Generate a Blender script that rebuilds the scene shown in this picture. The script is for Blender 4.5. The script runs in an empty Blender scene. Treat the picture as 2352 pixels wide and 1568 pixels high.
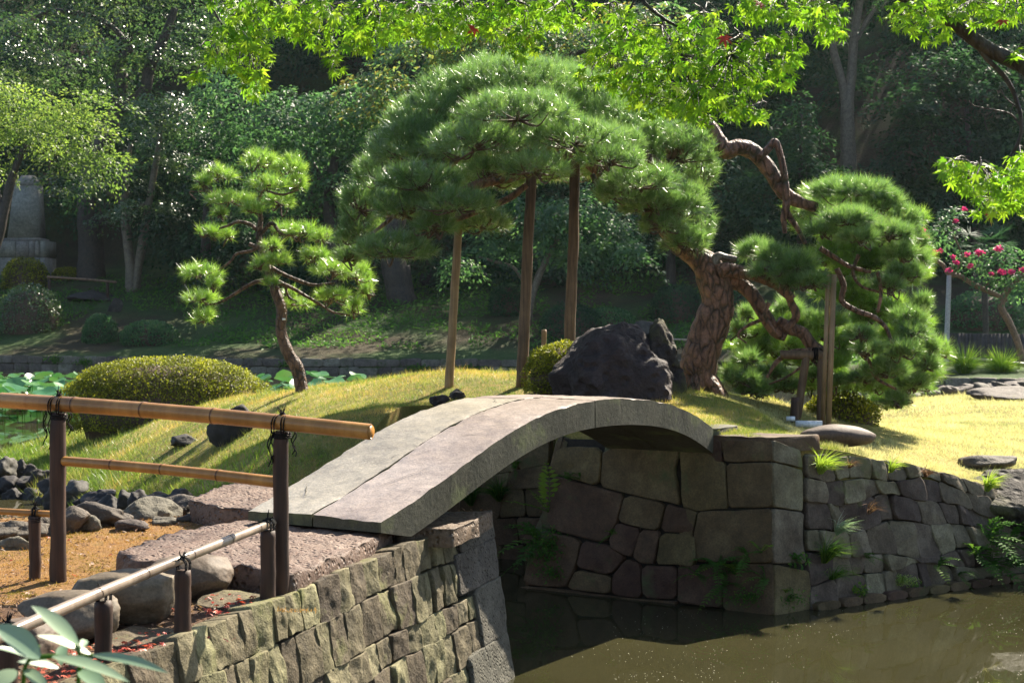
import bpy, bmesh, math, random
import numpy as np
from mathutils import Vector, Matrix, geometry
rng = np.random.default_rng(7)
random.seed(7)
scn = bpy.context.scene
COL = scn.collection

# ------------------------------------------------------------------ camera, sky, sun, exposure
HAZE = .00007
F, CX, CY, YH, H = 3500.0, 1176.0, 784.0, 720.0, 1.65     # focal length etc. in units of a 2352 px wide frame
cam_d = bpy.data.cameras.new('camera'); cam = bpy.data.objects.new('camera', cam_d); COL.objects.link(cam)
cam.location = (0, 0, H); cam.rotation_euler = (math.radians(90), 0, 0)
cam_d.sensor_width = 36; cam_d.lens = F/2352*36; cam_d.shift_y = -(CY-YH)/2352
cam_d.clip_start = 0.05; cam_d.clip_end = 900
cam_d.dof.use_dof = True; cam_d.dof.focus_distance = 12.5; cam_d.dof.aperture_fstop = 7
scn.camera = cam
SUN_AZ, SUN_EL = math.radians(35), math.radians(42)        # azimuth right of the view direction (+Y)
SUN = np.array([math.sin(SUN_AZ)*math.cos(SUN_EL), math.cos(SUN_AZ)*math.cos(SUN_EL), math.sin(SUN_EL)])
w = bpy.data.worlds.new('World'); scn.world = w; w.use_nodes = True
wn = w.node_tree.nodes; wl = w.node_tree.links
bg = wn['Background']; sky = wn.new('ShaderNodeTexSky'); sky.sky_type = 'NISHITA'
sky.sun_disc = False; sky.sun_elevation = SUN_EL; sky.sun_rotation = SUN_AZ
wl.new(sky.outputs[0], bg.inputs[0]); bg.inputs[1].default_value = 0.07
sun_d = bpy.data.lights.new('sun', 'SUN'); sun_d.energy = 5.0; sun_d.angle = math.radians(0.5); sun_d.color = (1.0, 0.90, 0.74)
sun = bpy.data.objects.new('sun', sun_d); COL.objects.link(sun)
sun.rotation_euler = Vector(-SUN).to_track_quat('-Z', 'Y').to_euler(); sun.location = (20, 30, 40)
vs = scn.view_settings; vs.view_transform = 'Standard'; vs.look = 'None'; vs.gamma = 1; vs.use_curve_mapping = False
vs.exposure = 1.6
try:
    scn.cycles.max_bounces = 8; scn.cycles.transparent_max_bounces = 8; scn.cycles.sample_clamp_indirect = 6
    scn.cycles.use_denoising = True
except Exception: pass

# ------------------------------------------------------------------ helpers
def U(px, py, d):
    """world point seen at (px,py) of the 2352x1568 photo, at depth d along the view"""
    return np.array([(px-CX)/F*d, d, H-(py-YH)/F*d])
def G(px, py, z):
    d = F*(H-z)/(py-YH); return np.array([(px-CX)/F*d, d, z])
def ray_plane(px, py, p0, n):
    r = np.array([(px-CX)/F, 1.0, -(py-YH)/F]); o = np.array([0, 0, H])
    t = np.dot(p0-o, n)/np.dot(r, n); return o+r*t
def nrm(v):
    v = np.asarray(v, float); return v/np.maximum(np.linalg.norm(v, axis=-1, keepdims=True), 1e-9)
def randu(n): return nrm(rng.normal(size=(n, 3)))

def _hash(ix, iy, iz, s):
    h = (ix*374761393 + iy*668265263 + iz*2147483647 + s*144665) & 0xFFFFFFFF
    h = ((h ^ (h >> 13))*1274126177) & 0xFFFFFFFF
    return ((h ^ (h >> 16)) & 0xFFFF)/65535.0
def vnoise(P, s=0):
    P = np.asarray(P, float); i = np.floor(P).astype(np.int64); f = P-i; f = f*f*(3-2*f)
    r = 0
    for dx in (0, 1):
        for dy in (0, 1):
            for dz in (0, 1):
                wgt = (f[..., 0] if dx else 1-f[..., 0])*(f[..., 1] if dy else 1-f[..., 1])*(f[..., 2] if dz else 1-f[..., 2])
                r = r + wgt*_hash(i[..., 0]+dx, i[..., 1]+dy, i[..., 2]+dz, s)
    return r*2-1
def fbm(P, o=4, s=0):
    P = np.asarray(P, float); a, r = 1.0, 0
    for k in range(o): r = r+a*vnoise(P*(2.03**k)+k*17.3, s+k); a *= .5
    return r
def n2(x, y, sc, s=0, o=3):
    x = np.asarray(x, float); return fbm(np.stack([x*sc, np.asarray(y, float)*sc, np.zeros_like(x)+s*3.1], -1), o, s)

class MB:
    """collects vertices and faces (arrays per face size) and links them as ONE mesh object"""
    def __init__(s): s.v = []; s.f = []; s.t = []; s.n = 0
    def add(s, V, Fs, tone=None):
        V = np.asarray(V, float).reshape(-1, 3)
        if isinstance(Fs, np.ndarray): Fs = [Fs]
        for q in Fs:
            if isinstance(q, np.ndarray) and q.ndim == 2: s.f.append(q+s.n)
            else: s.f.append(np.asarray([q])+s.n)
        s.v.append(V); s.t.append(np.full(len(V), .5) if tone is None else np.broadcast_to(np.asarray(tone, float), (len(V),)))
        s.n += len(V); return s
    def mesh(s, name, mat, off=(0, 0, 0), smooth=False):
        m = bpy.data.meshes.new(name)
        V = (np.concatenate(s.v)-np.asarray(off)).astype(np.float32)
        m.vertices.add(len(V)); m.vertices.foreach_set('co', V.ravel())
        loops = np.concatenate([q.ravel() for q in s.f]).astype(np.int32)
        sizes = np.concatenate([np.full(len(q), q.shape[1]) for q in s.f])
        m.loops.add(len(loops)); m.loops.foreach_set('vertex_index', loops)
        st = np.concatenate([[0], np.cumsum(sizes)[:-1]]).astype(np.int32)
        m.polygons.add(len(sizes)); m.polygons.foreach_set('loop_start', st)
        if smooth: m.polygons.foreach_set('use_smooth', np.ones(len(sizes), bool))
        a = m.attributes.new('tone', 'FLOAT', 'POINT'); a.data.foreach_set('value', np.concatenate(s.t).astype(np.float32))
        m.update(calc_edges=True); m.validate()
        if mat: m.materials.append(mat)
        return m
    def build(s, name, mat, parent=None, smooth=False, **pr):
        off = parent['_o'] if parent is not None else (0, 0, 0)
        off = np.array(off, float)
        o = bpy.data.objects.new(name, s.mesh(name, mat, off, smooth)); COL.objects.link(o)
        if parent is not None: o.parent = parent['_e']
        for k, v in pr.items(): o[k] = v
        return o

def thing(name, label, cat, loc, group=None):
    e = bpy.data.objects.new(name, None); COL.objects.link(e); e.location = tuple(float(c) for c in loc); e.empty_display_size = .1
    e['label'] = label; e['category'] = cat
    if group: e['group'] = group
    return {'_e': e, '_o': np.array(loc, float)}
def sub(part, T): return {'_e': part, '_o': T['_o']}      # so that sub-parts can hang from a part
def solo(o, label, cat, group=None):
    o['label'] = label; o['category'] = cat
    if group: o['group'] = group
    return o
def place_origin(o, loc):
    loc = Vector([float(c) for c in loc]); o.data.transform(Matrix.Translation(-loc)); o.location = loc

def smooth_path(P, R, n):
    P = np.asarray(P, float); R = np.asarray(R, float); k = len(P)
    Pe = np.vstack([2*P[0]-P[1], P, 2*P[-1]-P[-2]]); t = np.linspace(0, k-1-1e-6, n); i = np.floor(t).astype(int); f = (t-i)[:, None]
    p0, p1, p2, p3 = Pe[i], Pe[i+1], Pe[i+2], Pe[i+3]
    C = .5*((2*p1)+(-p0+p2)*f+(2*p0-5*p1+4*p2-p3)*f*f+(-p0+3*p1-3*p2+p3)*f**3)
    return C, np.interp(t, np.arange(k), R)
def tube(P, R, n=None, seg=8, rough=0., rs=6., seed=0, caps=True):
    P = np.asarray(P, float)
    R = np.full(len(P), R) if np.isscalar(R) else np.asarray(R, float)
    if n and n > len(P): P, R = smooth_path(P, R, n)
    T = nrm(np.gradient(P, axis=0)); m = len(P)
    a = np.array([0, 0, 1.]) if abs(T[0][2]) < .9 else np.array([1., 0, 0]); N = np.zeros_like(P)
    for i in range(m):
        a = a-T[i]*np.dot(a, T[i]); a = a/np.linalg.norm(a); N[i] = a
    B = np.cross(T, N); th = np.linspace(0, 2*np.pi, seg, endpoint=False)
    D = N[:, None]*np.cos(th)[None, :, None]+B[:, None]*np.sin(th)[None, :, None]
    RR = np.broadcast_to(R[:, None], (m, seg)).copy()
    if rough: RR = RR*(1+rough*fbm((P[:, None]+D*R[:, None, None])*rs, 3, seed))
    V = (P[:, None]+D*RR[..., None]).reshape(-1, 3)
    i = np.arange(m-1)[:, None]; j = np.arange(seg)[None]; jn = (j+1) % seg
    Q = np.stack([i*seg+j, i*seg+jn, (i+1)*seg+jn, (i+1)*seg+j], -1).reshape(-1, 4)
    Fs = [Q]
    if caps: Fs += [np.arange(seg)[::-1][None], ((m-1)*seg+np.arange(seg))[None]]
    return V, Fs
def box(c, s, rot=0.):
    c = np.asarray(c, float); s = np.asarray(s, float)/2
    V = np.array([[x, y, z] for x in (-1, 1) for y in (-1, 1) for z in (-1, 1)])*s
    if rot: V = V@np.array([[math.cos(rot), math.sin(rot), 0], [-math.sin(rot), math.cos(rot), 0], [0, 0, 1]])
    return V+c, np.array([[0, 1, 3, 2], [4, 6, 7, 5], [0, 4, 5, 1], [2, 3, 7, 6], [0, 2, 6, 4], [1, 5, 7, 3]])

def cards(P, N, T, L, W, fold=.15):
    """leaf blades: base, two sides, tip; folded along the midrib"""
    n = len(P); N = nrm(N); T = nrm(T-N*np.sum(T*N, 1, keepdims=True)); S = np.cross(N, T)
    L = np.broadcast_to(L, (n,))[:, None]; W = np.broadcast_to(W, (n,))[:, None]
    V = np.stack([P, P+T*L*.45+S*W*.5+N*W*fold, P+T*L, P+T*L*.45-S*W*.5+N*W*fold], 1).reshape(-1, 3)
    b = np.arange(n)[:, None]*4
    return V, np.concatenate([b+np.array([[0, 1, 2]]), b+np.array([[0, 2, 3]])], 0)
def blades(P, D, L, W):
    """needles or grass blades: one thin triangle each"""
    n = len(P); S = nrm(np.cross(D, randu(n))); L = np.broadcast_to(L, (n,))[:, None]; W = np.broadcast_to(W, (n,))[:, None]
    V = np.stack([P-S*W*.5, P+S*W*.5, P+D*L], 1).reshape(-1, 3)
    return V, np.arange(3*n).reshape(-1, 3)

# ------------------------------------------------------------------ materials
class NT:
    def __init__(s, name):
        s.m = bpy.data.materials.new(name); s.m.use_nodes = True; s.t = s.m.node_tree; s.t.nodes.clear()
        s.out = s.n('ShaderNodeOutputMaterial')
    def n(s, ty, **kw):
        nd = s.t.nodes.new(ty)
        for k, v in kw.items():
            if k.startswith('i_'):
                key = k[2:]; nd.inputs[int(key) if key.isdigit() else key.replace('_', ' ')].default_value = v
            else: setattr(nd, k, v)
        return nd
    def l(s, a, b): s.t.links.new(a, b)
    def noise(s, co, sc, det=4, rough=.55, dist=0.):
        nd = s.n('ShaderNodeTexNoise', i_Scale=sc, i_Detail=det, i_Roughness=rough, i_Distortion=dist); s.l(co, nd.inputs['Vector']); return nd.outputs['Fac']
    def ramp(s, fac, stops):
        nd = s.n('ShaderNodeValToRGB'); el = nd.color_ramp.elements
        while len(el) < len(stops): el.new(.5)
        for e, (p, c) in zip(el, stops): e.position = p; e.color = (*c, 1) if len(c) == 3 else c
        s.l(fac, nd.inputs[0]); return nd.outputs[0]
    def mix(s, a, b, fac, mode='MIX'):
        nd = s.n('ShaderNodeMix', data_type='RGBA', blend_type=mode)
        for src, i in ((fac, 0), (a, 6), (b, 7)):
            if hasattr(src, 'is_linked'): s.l(src, nd.inputs[i])
            else: nd.inputs[i].default_value = src if i == 0 else (*src, 1)
        return nd.outputs[2]
    def math(s, op, a, b=0.):
        nd = s.n('ShaderNodeMath', operation=op)
        for i, q in enumerate((a, b)):
            if hasattr(q, 'is_linked'): s.l(q, nd.inputs[i])
            else: nd.inputs[i].default_value = q
        return nd.outputs[0]
    def bump(s, h, st, dist=.02, prev=None):
        nd = s.n('ShaderNodeBump', i_Strength=st, i_Distance=dist); s.l(h, nd.inputs['Height'])
        if prev is not None: s.l(prev, nd.inputs['Normal'])
        return nd.outputs[0]

def leaf_mat(name, c1, c2, trans=.45, gl=.12, rough=.35, tcol=1.4, c3=None):
    k = NT(name); at = k.n('ShaderNodeAttribute', attribute_name='tone')
    st = [(0., c1), (.5 if c3 else 1., c2)]+([(1., c3)] if c3 else [])
    c = k.ramp(at.outputs['Fac'], st)
    d = k.n('ShaderNodeBsdfDiffuse'); k.l(c, d.inputs[0])
    t = k.n('ShaderNodeBsdfTranslucent'); tc = k.mix(c, (tcol, tcol*1.05, tcol*.7), 1., 'MULTIPLY'); k.l(tc, t.inputs[0])
    m = k.n('ShaderNodeMixShader', i_Fac=trans); k.l(d.outputs[0], m.inputs[1]); k.l(t.outputs[0], m.inputs[2])
    g = k.n('ShaderNodeBsdfGlossy', i_Roughness=rough); g.inputs[0].default_value = (1, 1, 1, 1)
    fr = k.n('ShaderNodeLayerWeight', i_Blend=.3); ff = k.math('MULTIPLY', fr.outputs['Fresnel'], gl*2); ff = k.math('ADD', ff, gl*.35); ff = k.math('MINIMUM', ff, .6)
    m2 = k.n('ShaderNodeMixShader'); k.l(ff, m2.inputs[0]); k.l(m.outputs[0], m2.inputs[1]); k.l(g.outputs[0], m2.inputs[2])
    k.l(m2.outputs[0], k.out.inputs[0]); return k.m

def stone_mat(name, c1, c2, c3, sc=3., fine=60., bump=.5, rough=.8, var=.25, moss=None, moss_amt=.5, pits=0., spec=.4, dist=.012):
    k = NT(name); co = k.n('ShaderNodeTexCoord').outputs['Object']
    oi = k.n('ShaderNodeObjectInfo')
    of = k.n('ShaderNodeVectorMath', operation='SCALE'); k.l(oi.outputs['Random'], of.inputs['Scale']); of.inputs[0].default_value = (37, 53, 71)
    ad = k.n('ShaderNodeVectorMath', operation='ADD'); k.l(co, ad.inputs[0]); k.l(of.outputs[0], ad.inputs[1]); co2 = ad.outputs[0]
    a = k.noise(co2, sc, 5, .6, .4); b = k.noise(co2, fine, 4, .7); c4 = k.noise(co2, fine*.22, 4, .65)
    col = k.ramp(a, [(.3, c1), (.52, c2), (.72, c3)])
    sp = k.ramp(b, [(.3, (.55, .55, .55)), (.7, (1.35, 1.35, 1.35))]); col = k.mix(col, sp, .8, 'MULTIPLY')
    sp2 = k.ramp(c4, [(.3, (.7, .7, .7)), (.7, (1.25, 1.25, 1.25))]); col = k.mix(col, sp2, .8, 'MULTIPLY')
    hv = k.n('ShaderNodeHueSaturation', i_Color=(1, 1, 1, 1)); k.l(col, hv.inputs['Color'])
    v = k.math('MULTIPLY', oi.outputs['Random'], 2*var); v = k.math('ADD', v, 1-var); k.l(v, hv.inputs['Value'])
    hh = k.math('MULTIPLY', oi.outputs['Random'], .06); hh = k.math('ADD', hh, .475); k.l(hh, hv.inputs['Hue']); col = hv.outputs[0]
    if moss:
        mf = k.noise(co, 2.3, 5, .65); mf = k.ramp(mf, [(.62-.2*moss_amt, (0, 0, 0)), (.75-.15*moss_amt, (1, 1, 1))])
        col = k.mix(col, moss, mf)
    hgt = k.math('ADD', k.math('MULTIPLY', b, .5), c4)
    if pits:
        vo = k.n('ShaderNodeTexVoronoi', i_Scale=pits); k.l(co2, vo.inputs['Vector'])
        pp = k.ramp(vo.outputs['Distance'], [(.05, (0, 0, 0)), (.4, (1, 1, 1))]); hgt = k.math('ADD', hgt, k.math('MULTIPLY', pp, 1.2))
    p = k.n('ShaderNodeBsdfPrincipled', i_Roughness=rough); p.inputs['Specular IOR Level'].default_value = spec
    k.l(col, p.inputs['Base Color']); k.l(k.bump(hgt, bump, dist), p.inputs['Normal'])
    k.l(p.outputs[0], k.out.inputs[0]); return k.m

def bark_mat(name, c1, c2, plates=9., bump=.8, stretch=.5, crack=(.02, .016, .012), moss=None):
    k = NT(name); co = k.n('ShaderNodeTexCoord').outputs['Object']
    mp = k.n('ShaderNodeMapping'); mp.inputs['Scale'].default_value = (1, 1, stretch); k.l(co, mp.inputs[0])
    nz = k.n('ShaderNodeTexNoise', i_Scale=plates*.7, i_Detail=4.); k.l(mp.outputs[0], nz.inputs['Vector'])
    wv = k.n('ShaderNodeVectorMath', operation='SCALE', i_Scale=1.1/plates); k.l(nz.outputs['Color'], wv.inputs[0])
    ad = k.n('ShaderNodeVectorMath', operation='ADD'); k.l(mp.outputs[0], ad.inputs[0]); k.l(wv.outputs[0], ad.inputs[1])
    vo = k.n('ShaderNodeTexVoronoi', feature='DISTANCE_TO_EDGE', i_Scale=plates, i_Randomness=1.); k.l(ad.outputs[0], vo.inputs['Vector'])
    vf = k.n('ShaderNodeTexVoronoi', feature='DISTANCE_TO_EDGE', i_Scale=plates*2.6); k.l(ad.outputs[0], vf.inputs['Vector'])
    n = k.noise(co, 45., 5, .7); n2_ = k.noise(co, 5., 4, .6)
    dn = k.math('ADD', vo.outputs['Distance'], k.math('MULTIPLY', k.math('SUBTRACT', n2_, .45), .35)); ed = k.ramp(dn, [(.0, (.12, .12, .12)), (.06, (.55, .55, .55)), (.2, (1, 1, 1))]); ef = k.ramp(vf.outputs['Distance'], [(.0, (.45, .45, .45)), (.08, (1, 1, 1))])
    base = k.ramp(k.math('ADD', k.math('MULTIPLY', n2_, .6), k.math('MULTIPLY', n, .4)), [(.35, c1), (.65, c2)])
    base = k.mix(base, ef, .7, 'MULTIPLY'); cr = crack
    if moss:
        mf = k.ramp(k.noise(co, 2., 3), [(.45, (0, 0, 0)), (.6, (1, 1, 1))]); cr = k.mix(crack, moss, mf)
    col = k.mix(cr, base, ed)
    hgt = k.math('ADD', k.math('ADD', ed, k.math('MULTIPLY', n, .35)), k.math('MULTIPLY', ef, .3))
    p = k.n('ShaderNodeBsdfPrincipled', i_Roughness=.55); k.l(col, p.inputs['Base Color']); k.l(k.bump(hgt, bump, .05), p.inputs['Normal'])
    k.l(p.outputs[0], k.out.inputs[0]); return k.m

def wood_mat(name, c1, c2, rough=.7, stretch=.06, sc=30., bump=.3, spec=.4):
    k = NT(name); co = k.n('ShaderNodeTexCoord').outputs['Object']
    mp = k.n('ShaderNodeMapping'); mp.inputs['Scale'].default_value = (1, 1, stretch); k.l(co, mp.inputs[0])
    oi = k.n('ShaderNodeObjectInfo'); 
    a = k.noise(mp.outputs[0], sc, 5, .65, .3); b = k.noise(co, 3., 3)
    col = k.ramp(a, [(.3, c1), (.7, c2)]); col = k.mix(col, k.ramp(b, [(.3, (.55, .55, .55)), (.7, (1.25, 1.25, 1.25))]), .9, 'MULTIPLY')
    at = k.n('ShaderNodeAttribute', attribute_name='tone'); col = k.mix(col, k.ramp(at.outputs['Fac'], [(.5, (1, 1, 1)), (1., (.28, .22, .18))]), 1., 'MULTIPLY')
    p = k.n('ShaderNodeBsdfPrincipled', i_Roughness=rough); p.inputs['Specular IOR Level'].default_value = spec
    k.l(col, p.inputs['Base Color']); k.l(k.bump(a, bump, .006), p.inputs['Normal']); k.l(p.outputs[0], k.out.inputs[0]); return k.m

def plain(name, c, rough=.8, spec=.3):
    k = NT(name); p = k.n('ShaderNodeBsdfPrincipled', i_Roughness=rough); p.inputs['Specular IOR Level'].default_value = spec
    co = k.n('ShaderNodeTexCoord').outputs['Object']; a = k.noise(co, 25., 4)
    col = k.mix(c, k.ramp(a, [(.3, (.7, .7, .7)), (.7, (1.25, 1.25, 1.25))]), 1., 'MULTIPLY'); k.l(col, p.inputs['Base Color'])
    k.l(p.outputs[0], k.out.inputs[0]); return k.m

def ground_mat(name, stops, sc, stops2=None, sc2=.6, fine=40., bump=.6, dist=.02, rough=.9, mask=None):
    k = NT(name); co = k.n('ShaderNodeTexCoord').outputs['Object']
    a = k.noise(co, sc, 6, .65); col = k.ramp(a, stops)
    if stops2:
        b = k.noise(co, sc2, 4, .6)
        if mask:
            vm = k.n('ShaderNodeVectorMath', operation='DISTANCE'); k.l(co, vm.inputs[0]); vm.inputs[1].default_value = mask[0]
            dd = k.math('DIVIDE', vm.outputs['Value'], mask[1]); b = k.math('ADD', k.math('MULTIPLY', b, .7), k.math('SUBTRACT', .85, dd))
        fac = k.ramp(b, [(.44, (0, 0, 0)), (.58, (1, 1, 1))]); col = k.mix(col, k.ramp(a, stops2), fac)
    f = k.noise(co, fine, 5, .7); col = k.mix(col, k.ramp(f, [(.3, (.6, .6, .6)), (.7, (1.35, 1.35, 1.35))]), .8, 'MULTIPLY')
    p = k.n('ShaderNodeBsdfPrincipled', i_Roughness=rough); p.inputs['Specular IOR Level'].default_value = .2
    k.l(col, p.inputs['Base Color']); k.l(k.bump(f, bump, dist), p.inputs['Normal']); k.l(p.outputs[0], k.out.inputs[0]); return k.m

def water_mat():
    k = NT('pond_water'); co = k.n('ShaderNodeTexCoord').outputs['Object']
    mp = k.n('ShaderNodeMapping'); mp.inputs['Scale'].default_value = (1., .6, 1); k.l(co, mp.inputs[0])
    a = k.noise(mp.outputs[0], 2.2, 3, .5, .6); b = k.noise(co, .5, 4)
    col = k.ramp(b, [(.3, (.027, .026, .0115)), (.7, (.043, .040, .018))])
    p = k.n('ShaderNodeBsdfPrincipled', i_Roughness=.025, i_IOR=1.33); k.l(col, p.inputs['Base Color'])
    k.l(k.bump(a, .06, .02), p.inputs['Normal']); k.l(p.outputs[0], k.out.inputs[0]); return k.m

M = {}
M['water'] = water_mat()
M['needle'] = leaf_mat('pine_needles', (.08, .16, .042), (.145, .255, .07), .55, .14, .34, 1.5, (.24, .35, .11))
M['needle_light'] = leaf_mat('young_and_backlit_needles', (.10, .21, .025), (.18, .31, .04), .56, .14, .34, 1.6, (.27, .39, .07))
M['maple'] = leaf_mat('maple_leaf', (.05, .15, .012), (.18, .34, .018), .58, .03, .4, 1.7, (.36, .50, .04))
M['maple_red'] = leaf_mat('red_maple_leaf', (.25, .02, .01), (.45, .05, .02), .4, .06, .4)
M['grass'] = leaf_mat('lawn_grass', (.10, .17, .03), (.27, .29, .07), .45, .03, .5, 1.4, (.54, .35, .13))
M['lawn_pale'] = leaf_mat('sun_glare_lawn_grass', (.29, .31, .14), (.50, .47, .26), .45, .03, .5, 1.4, (.62, .54, .35))  # paleness is sun glare through the blades, put into the colour
M['moss'] = leaf_mat('golden_moss', (.18, .15, .03), (.33, .20, .055), .4, .02, .6, 1.2, (.42, .22, .09))
M['grass_green'] = leaf_mat('green_grass', (.08, .18, .02), (.18, .31, .03), .45, .04, .45, 1.5, (.32, .40, .06))
M['azalea'] = leaf_mat('azalea_leaf', (.055, .06, .014), (.15, .17, .02), .45, .015, .5, 1.6, (.40, .38, .035))
M['dark_leaf'] = leaf_mat('dark_leaf', (.018, .052, .027), (.036, .09, .044), .4, .012, .5, 1.3, (.065, .14, .055))
M['mid_leaf'] = leaf_mat('mid_leaf', (.04, .105, .05), (.08, .175, .075), .5, .02, .5, 1.45, (.14, .25, .10))
M['weed_leaf'] = leaf_mat('bank_weeds', (.05, .13, .03), (.085, .20, .04), .45, .008, .5, 1.35, (.14, .25, .05))
M['light_leaf'] = leaf_mat('light_leaf', (.07, .13, .035), (.16, .24, .055), .52, .02, .5, 1.5, (.30, .37, .08))
M['glossy_leaf'] = leaf_mat('glossy_leaf', (.04, .09, .038), (.075, .14, .055), .42, .05, .36, 1.4, (.17, .23, .08))
M['cherry_leaf'] = leaf_mat('cherry_leaf', (.05, .135, .06), (.12, .23, .09), .5, .03, .5, 1.45, (.38, .29, .07))
M['fern'] = leaf_mat('fern_leaf', (.04, .11, .022), (.075, .17, .03), .4, .003, .5, 1.2, (.22, .30, .04))
M['lotus'] = leaf_mat('lotus_leaf', (.035, .15, .05), (.06, .20, .065), .35, .16, .28, 1.3, (.11, .27, .07))
M['pink'] = leaf_mat('pink_blossom', (.60, .05, .24), (.72, .08, .32), .4, .02, .5)
M['pale_leaf'] = leaf_mat('pale_shrub_leaf', (.14, .25, .14), (.24, .36, .22), .3, .16, .38, 1.2, (.34, .44, .26))
M['bark_pine'] = bark_mat('pine_bark', (.15, .075, .045), (.35, .18, .11), 11., 1., .4, (.03, .02, .012), (.05, .05, .02))
M['bark_small'] = bark_mat('dark_pine_bark', (.10, .055, .035), (.24, .14, .09), 16., .9, .5)
M['bark_dark'] = bark_mat('dark_bark', (.04, .032, .025), (.085, .065, .045), 12., .5, .4)
M['bark_grey'] = bark_mat('grey_bark', (.12, .10, .07), (.22, .18, .12), 14., .3, .3, (.07, .055, .04))
M['bark_brown'] = bark_mat('brown_bark', (.16, .09, .05), (.28, .17, .10), 14., .3, .3, (.08, .05, .03))
M['post'] = wood_mat('charred_post_wood', (.025, .013, .008), (.085, .042, .024), .65)
M['pole'] = wood_mat('peeled_pole_wood', (.20, .12, .055), (.36, .24, .12), .6)
M['pole_dark'] = wood_mat('weathered_pole_wood', (.07, .042, .025), (.21, .13, .07), .65)
M['bamboo'] = wood_mat('bamboo_culm', (.34, .15, .035), (.50, .26, .07), .32, .05, 14., .05, .5)
M['bamboo_grey'] = wood_mat('weathered_bamboo', (.28, .20, .14), (.45, .36, .26), .30, .05, 14., .05, .5)
M['rope'] = plain('black_palm_rope', (.008, .007, .007), .9)
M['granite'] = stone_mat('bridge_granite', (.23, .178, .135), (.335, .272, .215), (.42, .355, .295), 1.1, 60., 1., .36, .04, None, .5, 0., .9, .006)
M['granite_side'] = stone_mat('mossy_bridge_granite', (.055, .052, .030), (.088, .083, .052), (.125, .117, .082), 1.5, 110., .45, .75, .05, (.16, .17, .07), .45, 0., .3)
M['slab'] = stone_mat('pink_brown_slab', (.085, .046, .034), (.135, .078, .058), (.19, .12, .09), 2., 50., 1., .62, .12, None, .5, 22., .4, .02)
M['wall_near'] = stone_mat('rough_wall_stone', (.07, .056, .032), (.135, .110, .062), (.225, .19, .115), 4., 45., 1., .8, .42, (.17, .17, .06), .25, 0., .3, .02)
M['quoin'] = stone_mat('grey_quoin_stone', (.06, .052, .042), (.095, .084, .068), (.14, .125, .104), 3., 60., 1., .8, .12, None, .5, 30., .3, .015)
M['wall_dark'] = stone_mat('dark_abutment_stone', (.062, .034, .015), (.10, .060, .030), (.15, .10, .052), 2.5, 60., .7, .8, .3, (.07, .085, .03), .25)  # browns pushed warmer to stand in for bounce off sunlit ground and water
M['wall_pool'] = stone_mat('pond_wall_stone', (.075, .050, .030), (.13, .098, .064), (.21, .17, .115), 3., 50., .9, .8, .42, (.13, .14, .05), .12)  # same painted-in warm bounce as on the abutment stone
M['wall_far'] = stone_mat('far_wall_stone', (.10, .085, .07), (.15, .13, .105), (.19, .165, .135), 1., 14., .6, .85, .3, (.06, .08, .03), .3)
M['rock_dark'] = stone_mat('black_lava_rock', (.030, .023, .020), (.055, .042, .037), (.095, .073, .063), 1.6, 40., 1., .72, .05, None, .5, 7., .35, .05)
M['rock_moss'] = stone_mat('mossy_lava_rock', (.03, .024, .02), (.055, .044, .035), (.09, .075, .055), 2.2, 40., 1., .78, .05, (.10, .10, .03), .7, 8., .3, .05)
M['rock'] = stone_mat('shore_rock', (.022, .019, .017), (.042, .036, .032), (.075, .066, .056), 3., 40., .8, .75, .3)
M['edge'] = stone_mat('edging_rock', (.060, .047, .036), (.105, .084, .065), (.165, .138, .11), 3.5, 40., 1., .75, .25, None, .5, 0., .35, .025)
M['cobble'] = stone_mat('rounded_stepping_stone', (.085, .055, .036), (.125, .088, .062), (.165, .122, .09), 2.2, 55., .35, .68, .22)
M['mortar'] = plain('packed_earth_backing', (.03, .026, .02), .95)
M['monument'] = stone_mat('monument_granite', (.22, .205, .18), (.27, .255, .225), (.32, .30, .265), .6, 8., .1, .85, .06)
M['soil'] = ground_mat('bank_soil', [(.3, (.085, .045, .026)), (.55, (.15, .09, .055)), (.75, (.23, .155, .10))], 9.,
                       [(.3, (.16, .085, .04)), (.5, (.31, .17, .06)), (.75, (.22, .15, .05))], 2.6, 70., .9, .03, .9, ((-3.1, 10.6, 0), 3.0))
M['turf'] = ground_mat('island_turf', [(.3, (.10, .12, .026)), (.5, (.20, .18, .045)), (.7, (.33, .21, .07))], 5.,
                       [(.3, (.30, .26, .07)), (.6, (.44, .34, .12)), (.8, (.48, .30, .10))], .45, 45., .8, .03)
M['far_ground'] = ground_mat('far_bank_ground', [(.3, (.04, .07, .022)), (.55, (.06, .10, .03)), (.75, (.08, .125, .035))], .8,
                       [(.3, (.042, .038, .02)), (.6, (.066, .054, .03)), (.8, (.085, .066, .038))], .16, 7., .8, .15)
M['white'] = plain('white_painted_wood', (.75, .75, .74), .6)
M['concrete_pole'] = plain('pale_metal_pole', (.38, .37, .36), .5)
M['dark_fence'] = wood_mat('dark_fence_plank', (.045, .04, .04), (.08, .07, .065), .75)
M['twig'] = plain('bare_twig_bark', (.10, .065, .045), .7)
M['litter'] = leaf_mat('dry_leaf_litter', (.12, .06, .035), (.22, .125, .075), .2, .01, .5, 1.2, (.34, .22, .14))
M['red_litter'] = leaf_mat('fallen_red_leaf', (.35, .03, .02), (.55, .07, .04), .35, .08, .4, 1.2, (.62, .16, .08))
M['speck'] = plain('floating_petal', (.7, .66, .55), .6)
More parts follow.
